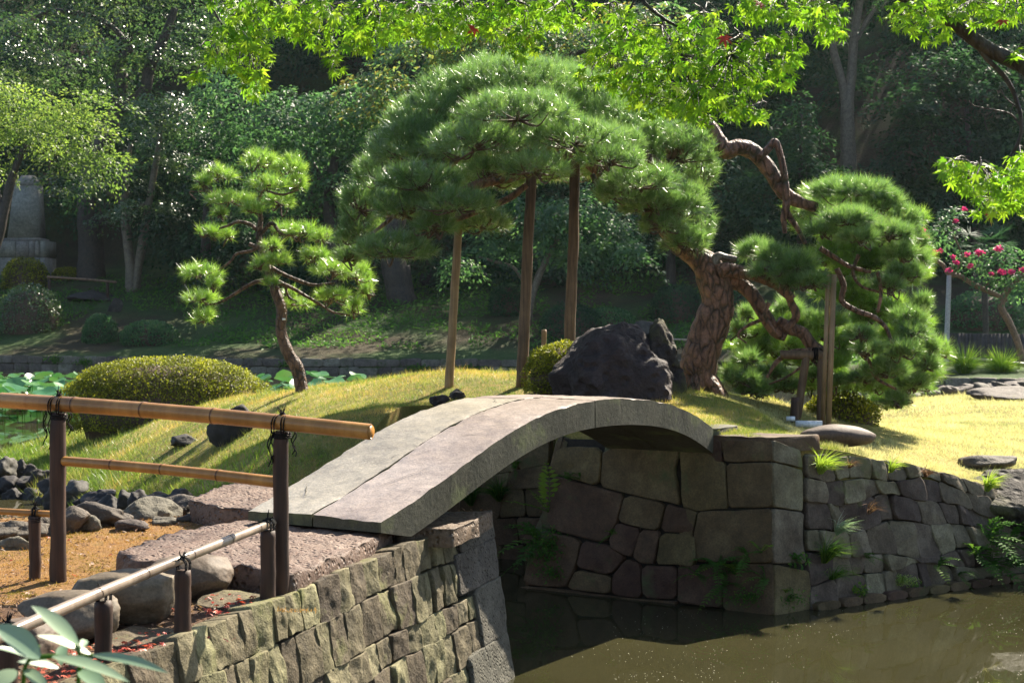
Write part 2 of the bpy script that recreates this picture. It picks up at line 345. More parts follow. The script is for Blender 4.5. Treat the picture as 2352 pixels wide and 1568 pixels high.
# ------------------------------------------------------------------ water and the ground under everything
WZ = -1.2
mb = MB(); mb.add([[-300, -60, WZ], [300, -60, WZ], [300, 300, WZ], [-300, 300, WZ]], np.array([[0, 1, 2, 3]]))
o = mb.build('pond_water', M['water']); o['kind'] = 'structure'
mb = MB(); mb.add([[-450, -300, -4], [450, -300, -4], [450, 600, -4], [-450, 600, -4]], np.array([[0, 1, 2, 3]]))
o = mb.build('ground', M['far_ground']); o['kind'] = 'structure'

# ------------------------------------------------------------------ island height field
BA = np.array([-.884, 10.28, 0.]); BD = np.array([.525, .851, 0.]); BW = np.array([-.851, .525, 0.])   # bridge right near corner, axis, width direction
cp = []
for px, py, d in [(690, 895, 23), (860, 878, 21), (1040, 874, 19.6), (1200, 869, 19.5), (1600, 893, 18.8), (1700, 932, 18.2), (1830, 985, 17.4),
                  (1850, 1012, 15.6), (1775, 1006, 14.9), (1895, 985, 18), (2040, 1070, 16.0), (2250, 1110, 16.9), (2352, 1090, 17.6), (2352, 900, 37.5), (2100, 915, 36), (1950, 970, 26),
                  (2150, 985, 24), (540, 1008, 20.5), (240, 976, 30), (600, 905, 26.5), (420, 955, 27.5), (200, 1150, 21), (350, 1165, 17.6),
                  (560, 1150, 16.0), (700, 1050, 16.5), (800, 1000, 16.6), (900, 950, 17.0), (1000, 920, 17.6), (300, 1050, 22.5), (500, 1050, 19.6), (150, 1030, 28)]:
    cp.append(U(px, py, d))
cp += [np.array(q, float) for q in [(1.5, 15.4, .5), (.9, 15.7, .5), (.3, 17.2, .45), (-.9, 17.4, .38), (2.2, 15.3, .5), (1.0, 17.2, .66), (.5, 16.4, .5), (-1., 18.3, .5), (2.3, 17.5, .72),
       (-10.6, 30.9, -1.3), (-8.2, 24.4, -1.3), (-6.9, 22.8, -1.2), (-10.6, 37.6, -1.3), (-5, 33, -1.1), (0, 28, -1.2), (4.5, 30, -1.1), (-2, 25.5, .1), (1, 23.5, .3), (2.6, 22.5, .35), (-2.5, 15.75, -.7), (-4.6, 18.4, -1.1), (-1.65, 16.1, -.1),
       (20, 38, -.5), (20, 22, -.5), (9, 19.5, -.4), (14, 28, -.45), (6, 24, -.15), (8, 32, -.35)]]
cp = np.array(cp)
def _phi(r): return r*r*np.log(np.maximum(r, 1e-6))
_n = len(cp); _K = _phi(np.linalg.norm(cp[:, None, :2]-cp[None, :, :2], axis=-1))+np.eye(_n)*.4
_A = np.zeros((_n+3, _n+3)); _A[:_n, :_n] = _K; _A[:_n, _n] = 1; _A[:_n, _n+1:] = cp[:, :2]; _A[_n:, :_n] = _A[:_n, _n:].T
_w = np.linalg.solve(_A, np.concatenate([cp[:, 2], np.zeros(3)]))
def hz(x, y):
    x = np.atleast_1d(np.asarray(x, float)); y = np.atleast_1d(np.asarray(y, float)); out = np.empty(len(x))
    for s in range(0, len(x), 20000):
        q = np.stack([x[s:s+20000], y[s:s+20000]], -1)
        out[s:s+20000] = _phi(np.linalg.norm(q[:, None]-cp[None, :, :2], axis=-1))@_w[:_n]+_w[_n]+q@_w[_n+1:]
    return np.clip(out+.03*n2(x, y, .9, 3), -1.5, 1.2)
def hit(px, py, h=None, d0=10., d1=60.):
    """where the view ray of a photo pixel meets a height field"""
    h = h or hz; d = np.linspace(d0, d1, 1500); x = (px-CX)/F*d; z = H-(py-YH)/F*d; hh = h(x, d)
    k = np.argmax(hh > z); return np.array([x[k], d[k], float(hh[k])])
PIER = np.array([2.498, 14.6, .44])
ISL = [(2.44, 14.72), (2.62, 14.74), (2.95, 14.98), (5.3, 16.65), (6.5, 17.6), (9, 18.6), (20, 19.5), (26, 30), (22, 42), (13.2, 38.4), (9.3, 36), (7.0, 33), (4.5, 31), (0, 28.6), (-5, 33.6), (-9, 37.4), (-11.5, 37.6), (-11.4, 34), (-10.8, 31), (-9.4, 27.5), (-8.3, 24.3),
       (-6.9, 22.6), (-4.7, 18.5), (-3.5, 16.7), (-2.5, 15.7), (-1.7, 16.0), (-1.4, 17.2), (-1.2, 18.0), (.5, 18.1), (.82, 17.5), (.46, 16.0), (.9, 15.68), (1.9, 15.05)]
def inside(x, y, poly):
    r = np.zeros(len(x), bool); n = len(poly)
    for i in range(n):
        (x0, y0), (x1, y1) = poly[i], poly[(i+1) % n]
        c = ((y0 > y) != (y1 > y)) & (x < (x1-x0)*(y-y0)/(y1-y0+1e-12)+x0); r ^= c
    return r
def surface(poly, h, space, name, mat, skirt=-1.7):
    P = []; n = len(poly)
    for i in range(n):
        a, b = np.array(poly[i]), np.array(poly[(i+1) % n]); k = max(1, int(np.linalg.norm(b-a)/.25))
        P += [a+(b-a)*t/k for t in range(k)]
    P = np.array(P); nb = len(P)
    x0, y0 = P.min(0); x1, y1 = P.max(0); pts = []
    y = y0
    while y < y1:
        s = space(y); xs = np.arange(x0, x1, s); pts.append(np.stack([xs+rng.uniform(-.3, .3, len(xs))*s, y+rng.uniform(-.3, .3, len(xs))*s], -1)); y += s
    pts = np.concatenate(pts); pts = pts[inside(pts[:, 0], pts[:, 1], poly)]
    dm = np.min(np.linalg.norm(pts[:, None]-P[None], axis=-1), 1) if len(pts) < 6000 else np.concatenate([np.min(np.linalg.norm(q[:, None]-P[None], axis=-1), 1) for q in np.array_split(pts, 8)])
    pts = pts[dm > .08]; A = np.vstack([P, pts])
    vv, ee, ff, *_ = geometry.delaunay_2d_cdt([Vector(q) for q in A], [(i, (i+1) % nb) for i in range(nb)], [], 1, 1e-5)
    V2 = np.array([list(q) for q in vv]); z = h(V2[:, 0], V2[:, 1])
    mb = MB(); mb.add(np.column_stack([V2, z]), np.array([f for f in ff if len(f) == 3]))
    zb = h(P[:, 0], P[:, 1]); i = np.arange(nb); j = (i+1) % nb
    mb.add(np.vstack([np.column_stack([P, zb]), np.column_stack([P, np.full(nb, skirt)])]), np.stack([i, j, j+nb, i+nb], -1))
    o = mb.build(name, mat, smooth=True); o['kind'] = 'structure'; return o
surface(ISL, hz, lambda y: .17 if y < 21 else (.3 if y < 28 else .6), 'island_lawn', M['turf'])

# ------------------------------------------------------------------ near bank
NW0, NW1 = np.array([-2.3, 5.6]), np.array([-.2, 12.05])           # top line of the near wall
NB = [(-.26, 12.0), (-1.48, 12.84), (-2.9, 12.65), (-4.1, 12.3), (-7, 12.1), (-14, 12.6), (-14, -6), (9, -6), (8, 4.6), (3, 5.0), (-1.2, 4.9), (-2.36, 5.6), (-1.95, 6.9)]
def hnb(x, y):
    x = np.asarray(x, float); y = np.asarray(y, float)
    return .035*n2(x, y, 1.3, 5)+.012*n2(x, y, 6., 6)
surface(NB, hnb, lambda y: .11 if y > 5 else .6, 'near_bank', M['soil'])

# ------------------------------------------------------------------ far bank with its hill
_xa = [-90, -28, -9.7, 0, 9.5, 12.5, 17, 30, 90]; _ya = [84, 79, 73, 72.6, 70, 54, 50, 46, 40]
def yw(x): return np.interp(x, _xa, _ya)
def hfar(x, y):
    x = np.asarray(x, float); y = np.asarray(y, float); s = y-yw(x)
    s0 = np.maximum(y-np.interp(x, [-90, -28, -5, 8, 20, 90], [84, 79, 73, 71, 66, 64]), 0)
    right = np.clip((x-9)/5., 0, 1); z = -.52+np.clip(s, 0, 3.5)*.16*(1-.75*right)+np.clip(s0-3, 0, 10)*.26+np.clip(s0-13, 0, 12)*.22+np.clip(s0-24, 0, 24)*.98
    return np.where(s < 0, -1.5, z+.12*n2(x, y, .25, 8)*np.clip(s/3, 0, 1))
def hitfar(px, py): return hit(px, py, hfar, 46, 130)
xs = np.linspace(-88, 88, 200); ss = np.concatenate([np.linspace(0, 20, 60), np.linspace(21, 80, 50)])
X = np.broadcast_to(xs[None], (len(ss), len(xs))); Y = yw(X)+ss[:, None]
Z = hfar(X.ravel(), (Y+1e-6).ravel()).reshape(X.shape)
V = np.stack([X, Y, Z], -1).reshape(-1, 3); i = np.arange(len(ss)-1)[:, None]*200; j = np.arange(199)[None]
mb = MB(); mb.add(V, np.stack([i+j, i+j+1, i+j+201, i+j+200], -1).reshape(-1, 4))
b0 = V[:200]; b1 = b0.copy(); b1[:, 2] = -1.7; jj = np.arange(199); mb.add(np.vstack([b0, b1]), np.stack([jj, jj+200, jj+201, jj+1], -1))
o = mb.build('far_bank', M['far_ground'], smooth=True); o['kind'] = 'structure'

# ------------------------------------------------------------------ stones
def densify(P, step):
    out = []; n = len(P)
    for i in range(n):
        a, b = P[i], P[(i+1) % n]; k = max(1, int(np.ceil(np.linalg.norm(b-a)/step))); out += [a+(b-a)*t/k for t in range(k)]
    return np.array(out)
def chaikin(P, q=.18):
    n = np.roll(P, -1, 0); return np.stack([P*(1-q)+n*q, P*q+n*(1-q)], 1).reshape(-1, 3)
def stone(P, N, gap=.012, bulge=.02, depth=.15, rough=.008, step=.07, rs=9., seed=0, rnd=.12, rings=(.98, .93, .84, .70, .52, .32, .15), wob=.01, facets=5):
    """one block: outline polygon P (3-D, roughly planar), face normal N; the face is broken into a few uneven planes, joints recessed"""
    N = nrm(N); P = np.asarray(P, float); c = P.mean(0)
    if np.dot(np.cross(P[1]-P[0], P[2]-P[1]), N) < 0: P = P[::-1]
    e = np.roll(P, -1, 0)-np.roll(P, 1, 0); inn = nrm(np.cross(N, e)); P = P+inn*gap
    P = chaikin(P, rnd); P = densify(P, step); n = len(P)
    P = P+nrm(c-P)*(wob*fbm(P*rs*.6, 2, seed))[:, None]
    L = [P-N*depth, P-N*gap*1.2]
    for s in rings: L.append(c+(P-c)*s)
    V = np.concatenate(L+[c[None]])
    m = len(L); keep = np.zeros(len(V)); keep[2*n:] = 1
    r_ = np.random.default_rng(seed+1000); e1 = nrm(np.cross(N, [.1, .2, 1.])); e2 = np.cross(N, e1); q = V-c; rad = np.abs(q@e1).max()
    a, b = q@e1/rad, q@e2/rad; hh = np.full(len(V), bulge*1.35)
    for _ in range(facets):
        th = r_.uniform(0, 6.283); g = r_.uniform(.1, .85)*bulge; hh = np.minimum(hh, bulge*r_.uniform(.55, 1.3)+g*(a*math.cos(th)+b*math.sin(th)))
    V = V+N*((np.clip(hh, -.3*bulge, None)+rough*fbm(V*rs, 3, seed+9))*keep)[:, None]
    i = np.arange(m-1)[:, None]*n; j = np.arange(n)[None]; jn = (j+1) % n
    Q = np.stack([i+j, i+jn, i+n+jn, i+n+j], -1).reshape(-1, 4)
    j = np.arange(n); T = np.stack([(m-1)*n+j, (m-1)*n+(j+1) % n, np.full(n, m*n)], -1)
    return V, [Q, T]
def coursed(W, Hh, ch, cw, amp=.03, jit=.03, off=0):
    """irregular courses: list of (u,v) quads sharing wavy joints"""
    vs_ = [0.]
    while vs_[-1] < Hh-ch*.6: vs_.append(vs_[-1]+ch*rng.uniform(.75, 1.3))
    vs_[-1] = Hh
    ph = rng.uniform(0, 6, (len(vs_), 3))
    def top(k, u):
        if k == 0: return 0.
        if k == len(vs_)-1: return Hh
        return vs_[k]+amp*(math.sin(u*2.1+ph[k, 0])+.7*math.sin(u*5.3+ph[k, 1]))*.6
    out = []
    for k in range(len(vs_)-1):
        u = -rng.uniform(0, cw*.5); us = [0.]
        while us[-1] < W-cw*.5: us.append(us[-1]+cw*rng.uniform(.65, 1.45))
        us[-1] = W
        jt = [(a+(rng.uniform(-jit, jit) if 0 < a < W else 0), a+(rng.uniform(-jit, jit) if 0 < a < W else 0)) for a in us]
        for q in range(len(us)-1):
            (a0, a1), (b0, b1) = jt[q], jt[q+1]; am, bm_ = (a0+b0)/2, (a1+b1)/2
            out.append([(a0, top(k, a0)), (am, top(k, am)), (b0, top(k, b0)), (b1, top(k+1, b1)), (bm_, top(k+1, bm_)), (a1, top(k+1, a1))])
    return out
def quadmap(TL, TR, BR, BL, W, Hh):
    TL, TR, BR, BL = map(np.array, (TL, TR, BR, BL))
    return lambda u, v: (TL*(1-u/W)+TR*u/W)*(1-v/Hh)+(BL*(1-u/W)+BR*u/W)*v/Hh

# near retaining wall -------------------------------------------------
ddir = np.array([*(NW1-NW0), 0]); LEN = np.linalg.norm(ddir); ddir /= LEN; nout = np.array([ddir[1], -ddir[0], 0.])
bat = .22; nn = nrm(nout+np.array([0, 0, bat/1.3]))
T0 = np.array([*NW0, .02]); T1 = np.array([*NW1, .09])
UQ = LEN-.55
fmap = quadmap(T0, T1, T1+nout*bat+[0, 0, -1.42], T0+nout*bat+[0, 0, -1.35], LEN, 1.38)
NWALL = thing('retaining_wall', 'rough olive-grey stone wall below the near fence, ending in big quoins', 'stone wall', (*NW1, -1.2))
k = 0
QN = [(.20, .78), (.30, .92), (.42, .60), (.46, .95)]
def qw(v):
    a = 0.
    for hh, ww in QN:
        a += hh
        if v < a: return ww
    return QN[-1][1]
for poly in coursed(LEN, 1.38, .225, .215, .02, .016):
    vm = np.mean([q[1] for q in poly]); lim = LEN-qw(vm)+.015
    if min(q[0] for q in poly) > lim-.07: continue
    poly = [(min(q[0], lim), q[1]) for q in poly]
    P = np.array([fmap(*q) for q in poly])
    P = P+nrm(nn)*rng.uniform(-.008, .014)
    V, Fs = stone(P, nn, .0095, rng.uniform(.014, .034), .14, .011, .032, 13., k, .07, wob=.008, facets=5); k += 1
    MB().add(V, Fs).build('stone', M['wall_near'], NWALL)
# quoins: long and short big blocks up to the corner
v = 0.
for q, (hh, ww) in enumerate(QN):
    w0 = LEN-ww
    P = np.array([fmap(*a) for a in [(w0, v+.0), (LEN-.3*ww, v), (LEN, v), (LEN, v+hh), (LEN-.4*ww, v+hh), (w0, v+hh)]])+nn*.03
    V, Fs = stone(P, nn, .006, .012, .5, .010, .05, 10., 50+q, .05, (.985, .9, .68, .42, .2), .004, 2); MB().add(V, Fs).build('quoin', M['quoin'], NWALL)
    v += hh
# return face of the near abutment (faces the channel under the bridge)
R0 = np.array([*NW1, .06]); R1 = R0+np.array([-1.25, .78, 0]); nr = np.array([.53, .85, .12])
rm = quadmap(R0, R1, R1+np.array([.1, .18, -1.4]), R0+np.array([.1, .18, -1.4]), 1.45, 1.4)
for poly in coursed(1.45, 1.4, .38, .5, .01, .02):
    V, Fs = stone(np.array([rm(*q) for q in poly]), nr, .008, .02, .16, .012, .1, 8., k); k += 1; MB().add(V, Fs).build('stone', M['wall_dark'], NWALL)
mb = MB(); c = [fmap(0, 0), fmap(LEN, 0), fmap(LEN, 1.38), fmap(0, 1.38)]; c = [q-nn*.075-np.array([0, 0, .04]) for q in c]
mb.add(np.array(c), np.array([[0, 1, 2, 3]])); mb.add(np.array([rm(*q)-nr*.06 for q in [(0, 0), (1.45, 0), (1.45, 1.4), (0, 1.4)]]), np.array([[0, 1, 2, 3]]))
mb.build('backing', M['mortar'], NWALL)
for q, (u0, u1, dd) in enumerate([(1.2, 1.75, .33), (1.9, 2.35, .28), (2.9, 3.35, .3), (3.5, 4.1, .26), (4.3, 4.75, .24)]):   # flat coping stones lying back from the edge
    a, b = fmap(u0, 0), fmap(u1, 0); P = np.array([a, b, b-nout*dd*1.1, (a+b)/2-nout*dd*1.3, a-nout*dd])-nout*.10
    V, Fs = stone(P-[0, 0, .03], [0, 0, 1], .01, .012, .12, .012, .07, 9., 80+q); MB().add(V, Fs).build('coping_stone', M['wall_near'], NWALL)

# landing stones on the near bank ------------------------------------
def flat_stone(px_poly, z, th, name, label, cat, mat, seed, rough=.012, step=.06, bulge=.008, group=None, rings=(.985, .93, .82, .68, .54)):
    P = np.array([G(a, b, z) for a, b in px_poly])
    rings = tuple(np.linspace(.985, .12, 14)) if step < .1 else rings
    V, Fs = stone2(P, th, bulge, rough, step, seed, rings)
    o = MB().add(V, Fs).build(name, mat); place_origin(o, (*P.mean(0)[:2], z-th)); return solo(o, label, cat, group)
def stone2(P, th, bulge, rough, step, seed, rings):
    N = np.array([0, 0, 1.]); c = P.mean(0)
    if np.dot(np.cross(P[1]-P[0], P[2]-P[1]), N) < 0: P = P[::-1]
    P = chaikin(P, .05); P = densify(P, step); n = len(P)
    side = nrm(P-c); jag = .02*fbm(P*7, 3, seed)[:, None]*side
    L = [P-N*th+jag*1.5, P-N*th*.45+.02*fbm(P*11, 3, seed+3)[:, None]*side, P-N*.022+jag, P*1.0+jag-side*.012]
    for s in rings: L.append(c+(P-c)*s+N*bulge)
    V = np.concatenate(L+[c[None]+N*bulge]); m = len(L); keep = np.zeros(len(V)); keep[3*n:] = 1
    V = V+N*(rough*fbm(V*13, 3, seed+5)*keep)[:, None]
    i = np.arange(m-1)[:, None]*n; j = np.arange(n)[None]; jn = (j+1) % n
    Q = np.stack([i+j, i+jn, i+n+jn, i+n+j], -1).reshape(-1, 4); j = np.arange(n)
    return V, [Q, np.stack([(m-1)*n+j, (m-1)*n+(j+1) % n, np.full(n, m*n)], -1)]
flat_stone([(268, 1270), (395, 1225), (520, 1200), (650, 1185), (740, 1196), (880, 1198), (903, 1205), (890, 1222), (800, 1270), (672, 1322), (560, 1306), (400, 1296), (300, 1288)], .14, .2, 'landing_slab',
           'big pitted pink-brown slab at the foot of the bridge', 'stone slab', M['slab'], 11, .014)
flat_stone([(430, 1150), (520, 1112), (610, 1108), (660, 1120), (640, 1158), (590, 1172), (505, 1168)], .17, .22, 'landing_slab',
           'pitted brown slab behind the right fence post, beside the left edge of the bridge', 'stone slab', M['slab'], 12, .014)
flat_stone([(905, 1216), (960, 1183), (1055, 1176), (1132, 1174), (1100, 1192), (1040, 1219), (980, 1216)], .12, .12, 'landing_slab',
           'pink-topped slab capping the near wall corner right of the bridge foot', 'stone slab', M['slab'], 13, .010)
# ------------------------------------------------------------------ the bridge
bt = np.array([-.35, 0, .443, .8, 1.17, 1.48, 2.1, 2.6, 3.01, 3.3, 3.54, 4.1, 4.7, 5.1, 5.44, 5.75]); bz = np.array([.13, .26, .343, .475, .603, .69, .826, .888, .918, .924, .912, .858, .764, .655, .525, .40])
def btop(t): return np.interp(t, ts_, zs_)
ts_ = np.linspace(-.35, 5.75, 200); _c, _ = smooth_path(np.column_stack([bt, np.zeros(16), bz]), np.ones(16), 400); zs_ = np.interp(ts_, _c[:, 0], _c[:, 2])
zs_ = np.polyval(np.polyfit(bt, bz, 7), ts_)
BWID, BTH = 1.18, .235
BRIDGE = thing('stone_bridge', 'arched footbridge of grey granite slabs crossing the pond channel', 'bridge', (*(BA+BD*2.7+BW*.6)[:2], 0))
def slab_piece(t0, t1, w0, w1, seed, wavy=0.):
    nt = max(6, int((t1-t0)/.035)); nw = 19; t = np.linspace(t0, t1, nt); wv = np.linspace(0, 1, nw)
    Tm, Wm = np.meshgrid(t, wv, indexing='ij'); 
    lo = w0+(.003*np.sin(Tm*5+1)+.004*vnoise(np.stack([Tm*9, Tm*0, Tm*0], -1), 3) if w0 > 0 else 0); hi = w1+(.003*np.sin(Tm*5+1)+.004*vnoise(np.stack([Tm*9, Tm*0, Tm*0], -1), 3) if w1 < BWID-.01 else 0)
    Wd = lo+(hi-lo)*Wm
    P = BA+BD*Tm[..., None]+BW*Wd[..., None]; z = btop(Tm)
    z = z+.010*np.cos((Wd/BWID-.5)*np.pi)+.004*fbm(P*5, 3, seed)+.003*fbm(P*14, 3, seed)
    ed = np.minimum(np.minimum(Tm-t0, t1-Tm)/.012, np.minimum(Wd-lo, hi-Wd)/.012); z = z-(.002+.010*np.clip(fbm(P*9, 2, seed+4), 0, 1))*np.clip(1-ed, 0, 1)**2
    oe = (Wd < .02)*(-1)+(Wd > BWID-.02)*1; P0_ = P.copy(); P = P+BW*(oe*.004*(fbm(P*5, 2, 7)-.6))[..., None]; top = P.copy(); top[..., 2] = z
    sl = np.gradient(btop(t), t)[:, None]; nx = -sl/np.sqrt(1+sl**2); nz = 1/np.sqrt(1+sl**2)
    bot = P0_.copy(); bot[..., 2] = btop(Tm)-BTH*np.sqrt(1+sl**2)*.97*np.clip(.30+Tm/.5, 0, 1)
    n = nt*nw; V = np.concatenate([top.reshape(-1, 3), bot.reshape(-1, 3), top.reshape(-1, 3)])
    i = np.arange(nt-1)[:, None]*nw; j = np.arange(nw-1)[None]
    Q = np.stack([i+j, i+nw+j, i+nw+j+1, i+j+1], -1).reshape(-1, 4); t2 = 2*n
    Qb = Q[:, ::-1]+n; a = np.arange(nt-1)*nw; s1 = np.stack([a+t2, a+n, a+nw+n, a+nw+t2], -1); a2 = a+nw-1; s2 = np.stack([a2+t2, a2+nw+t2, a2+nw+n, a2+n], -1)
    b = np.arange(nw-1); e1 = np.stack([b+t2, b+1+t2, b+1+n, b+n], -1); b2 = b+(nt-1)*nw; e2 = np.stack([b2+t2, b2+n, b2+n+1, b2+1+t2], -1)
    return V, Q, [Qb, s1, s2, e1, e2]
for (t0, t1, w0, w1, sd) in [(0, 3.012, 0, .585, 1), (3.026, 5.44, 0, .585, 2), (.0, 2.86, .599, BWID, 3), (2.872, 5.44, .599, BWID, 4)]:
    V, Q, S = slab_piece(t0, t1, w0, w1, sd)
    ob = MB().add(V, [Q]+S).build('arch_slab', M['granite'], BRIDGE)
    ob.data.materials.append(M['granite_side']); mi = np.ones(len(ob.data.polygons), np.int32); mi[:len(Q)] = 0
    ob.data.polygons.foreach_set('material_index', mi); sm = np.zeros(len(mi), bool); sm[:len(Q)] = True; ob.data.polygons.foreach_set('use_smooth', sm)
t = np.linspace(0.02, 5.42, 60); mb = MB(); A_ = BA+BD*t[:, None]+BW*.580; B_ = BA+BD*t[:, None]+BW*.604; V = np.concatenate([A_+np.outer(btop(t)-.012, [0, 0, 1]), B_+np.outer(btop(t)-.012, [0, 0, 1]), A_+np.outer(btop(t)-.2, [0, 0, 1]), B_+np.outer(btop(t)-.2, [0, 0, 1])])
i = np.arange(59); mb.add(V, np.concatenate([np.stack([i, i+1, i+61, i+60], -1), np.stack([i+120, i+180, i+181, i+121], -1)])); mb.build('seam_light_stop', M['mortar'], BRIDGE)  # dark strip added to stop light leaking through the slab seam
# cracks in the deck: thin dark slivers sunk in the top
for t0, w0, t1, w1 in [(.55, .42, .95, .22), (.9, .75, 1.15, .62), (1.9, .62, 2.15, .50), (1.5, .4, 1.62, .2), (2.5, .66, 2.7, .8), (2.95, .35, 3.12, .1), (.3, .9, .5, 1.05)]:
    t = np.linspace(t0, t1, 9); ww = np.linspace(w0, w1, 9)+rng.normal(0, .008, 9); mb = MB(); P = BA+BD*t[:, None]+BW*ww[:, None]; P[:, 2] = btop(t)+.010*np.cos((ww/BWID-.5)*np.pi)+.0075
    d = nrm(np.gradient(P, axis=0)); s = np.cross(d, [0, 0, 1])*.003*np.sin(np.linspace(.2, 3, 9))[:, None]
    i = np.arange(8); mb.add(np.concatenate([P-s, P+s]), np.stack([i, i+1, i+10, i+9], -1)); mb.build('crack', M['mortar'], BRIDGE)
# stones the arch springs from at the far end
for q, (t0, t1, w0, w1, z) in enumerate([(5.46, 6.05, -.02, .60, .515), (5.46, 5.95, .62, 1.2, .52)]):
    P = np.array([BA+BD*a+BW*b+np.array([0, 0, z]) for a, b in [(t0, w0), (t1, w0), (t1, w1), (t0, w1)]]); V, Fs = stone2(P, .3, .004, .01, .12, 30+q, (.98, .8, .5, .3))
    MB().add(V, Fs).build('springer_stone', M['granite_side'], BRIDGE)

# ------------------------------------------------------------------ far abutment, pier and channel wall
PB = G(1780, 1412, WZ); dL = np.array([-.851, .525, 0.])
nL = nrm(np.cross(PB-PIER, dL)); nL = nL if nL[1] < 0 else -nL
RB = G(1862, 1398, WZ); nR = nrm(np.cross(PB-PIER, RB-PB)); nR = nR if nR[1] < 0 else -nR
ABUT = thing('bridge_abutment', 'dark block-built abutment and squared pier under the far end of the bridge', 'abutment', (PB[0], PB[1], WZ))
c8 = lambda l: [(782.6+a/3., 1045.3+b/3.) for a, b in l]
c9 = lambda l: [(1565.3+a*.3345, 1045.3+b*.3345) for a, b in l]
LF = [c8([(1440, 125), (1780, 215), (1960, 265), (1900, 470), (1820, 600), (1660, 570), (1365, 490)]), c8([(1490, -60), (1440, 125), (1780, 215), (1800, -60)]), c8([(1800, -60), (1780, 215), (1960, 265), (2240, 325), (2348, 350), (2300, 100), (2335, -60)]),
      c8([(1960, 265), (2240, 325), (2190, 520), (2070, 510), (1905, 455)]), c8([(2240, 325), (2348, 350), (2420, 380), (2440, 545), (2200, 525)]), c8([(1905, 455), (2068, 510), (2010, 695), (1965, 690), (1865, 640), (1850, 570)]),
      c8([(2068, 510), (2200, 525), (2162, 750), (2065, 745), (2010, 695)]), c8([(2200, 525), (2440, 545), (2450, 700), (2425, 770), (2320, 760), (2162, 750)]), c8([(1660, 580), (1850, 615), (1965, 700), (1858, 825), (1618, 775)]),
      c8([(1363, 500), (1655, 575), (1618, 775), (1550, 915), (1250, 890), (1290, 700)]), c8([(1615, 785), (1855, 825), (1860, 960), (1552, 920)]), c8([(1968, 705), (2062, 750), (2075, 985), (1863, 962), (1862, 830)]), c8([(2068, 752), (2318, 760), (2310, 990), (2080, 985)]),
      c8([(1240, 895), (1550, 920), (1860, 965), (2075, 990), (2310, 1000), (2310, 1060), (1240, 950)]),
      c9([(-20, -60), (170, -20), (300, 55), (312, 365), (112, 382), (5, 352)]), c9([(302, 50), (628, 45), (628, 358), (315, 368)]), c9([(112, 385), (315, 370), (628, 362), (632, 742), (82, 735), (76, 540)]), c9([(5, 355), (110, 385), (74, 540), (80, 740), (-25, 760), (-20, 560)]),
      c9([(-25, 752), (280, 745), (282, 1050), (-30, 1010)]), c9([(284, 745), (633, 745), (640, 1120), (282, 1065)]), [(1657, 1009), (1775, 1009), (1775, 1060), (1662, 1062)], [(1560, 985), (1655, 1009), (1660, 1062), (1636, 1058), (1560, 1030)]]
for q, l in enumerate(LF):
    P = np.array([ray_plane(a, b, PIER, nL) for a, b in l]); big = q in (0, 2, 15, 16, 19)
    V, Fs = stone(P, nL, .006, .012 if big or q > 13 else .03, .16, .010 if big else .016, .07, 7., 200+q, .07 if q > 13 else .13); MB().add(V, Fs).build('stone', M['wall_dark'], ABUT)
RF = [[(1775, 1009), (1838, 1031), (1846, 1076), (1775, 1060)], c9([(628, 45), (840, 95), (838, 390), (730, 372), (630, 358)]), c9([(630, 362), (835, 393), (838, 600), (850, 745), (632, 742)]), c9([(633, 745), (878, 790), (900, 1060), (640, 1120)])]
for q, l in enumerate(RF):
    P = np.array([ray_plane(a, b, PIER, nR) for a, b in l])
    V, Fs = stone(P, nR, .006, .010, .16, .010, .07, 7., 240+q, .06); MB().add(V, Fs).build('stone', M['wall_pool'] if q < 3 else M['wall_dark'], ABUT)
# side of the abutment that turns back towards the island
A0 = ray_plane(1280, 1000, PIER, nL); A1 = ray_plane(1200, 1352, PIER, nL); bk = np.array([.42, 1.6, 0])
sm_ = quadmap(A0+bk, A0, A1, A1+bk, 1.65, 1.5)
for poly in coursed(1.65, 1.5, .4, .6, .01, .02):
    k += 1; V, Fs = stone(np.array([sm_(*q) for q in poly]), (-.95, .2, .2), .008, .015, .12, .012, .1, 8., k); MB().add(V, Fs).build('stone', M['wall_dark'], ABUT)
mb = MB(); zt = lambda p: p+np.array([0, 0, .0])
BL_ = ray_plane(1185, 1420, PIER, nL); TL_ = ray_plane(1275, 1000, PIER, nL)
mb.add(np.array([PIER, TL_, BL_, PB+(PB-PIER)*.15])-nL*.06-np.array([0, 0, .03]), np.array([[0, 1, 2, 3]]))
PR = ray_plane(1848, 1036, PIER, nR); mb.add(np.array([PIER, PR, RB+(RB-PR)*.1, PB+(PB-PIER)*.15])-nR*.06-np.array([0, 0, .03]), np.array([[0, 1, 2, 3]]))
mb.add(np.array([sm_(*q)-np.array([-.95, .2, .2])*.06 for q in [(0, 0), (1.65, 0), (1.65, 1.5), (0, 1.5)]]), np.array([[0, 1, 2, 3]]))
mb.build('backing', M['mortar'], ABUT)
# cap blocks on top of the pier
for q, pl in enumerate([[PIER, PIER+dL*.95, PIER+dL*.95+np.array([.3, .42, 0]), PIER+np.array([.55, .42, 0])]]):
    V, Fs = stone2(np.array(pl)+[0, 0, .012], .14, .004, .008, .1, 260+q, (.97, .8, .5, .3)); MB().add(V, Fs).build('cap_stone', M['wall_dark'], ABUT)
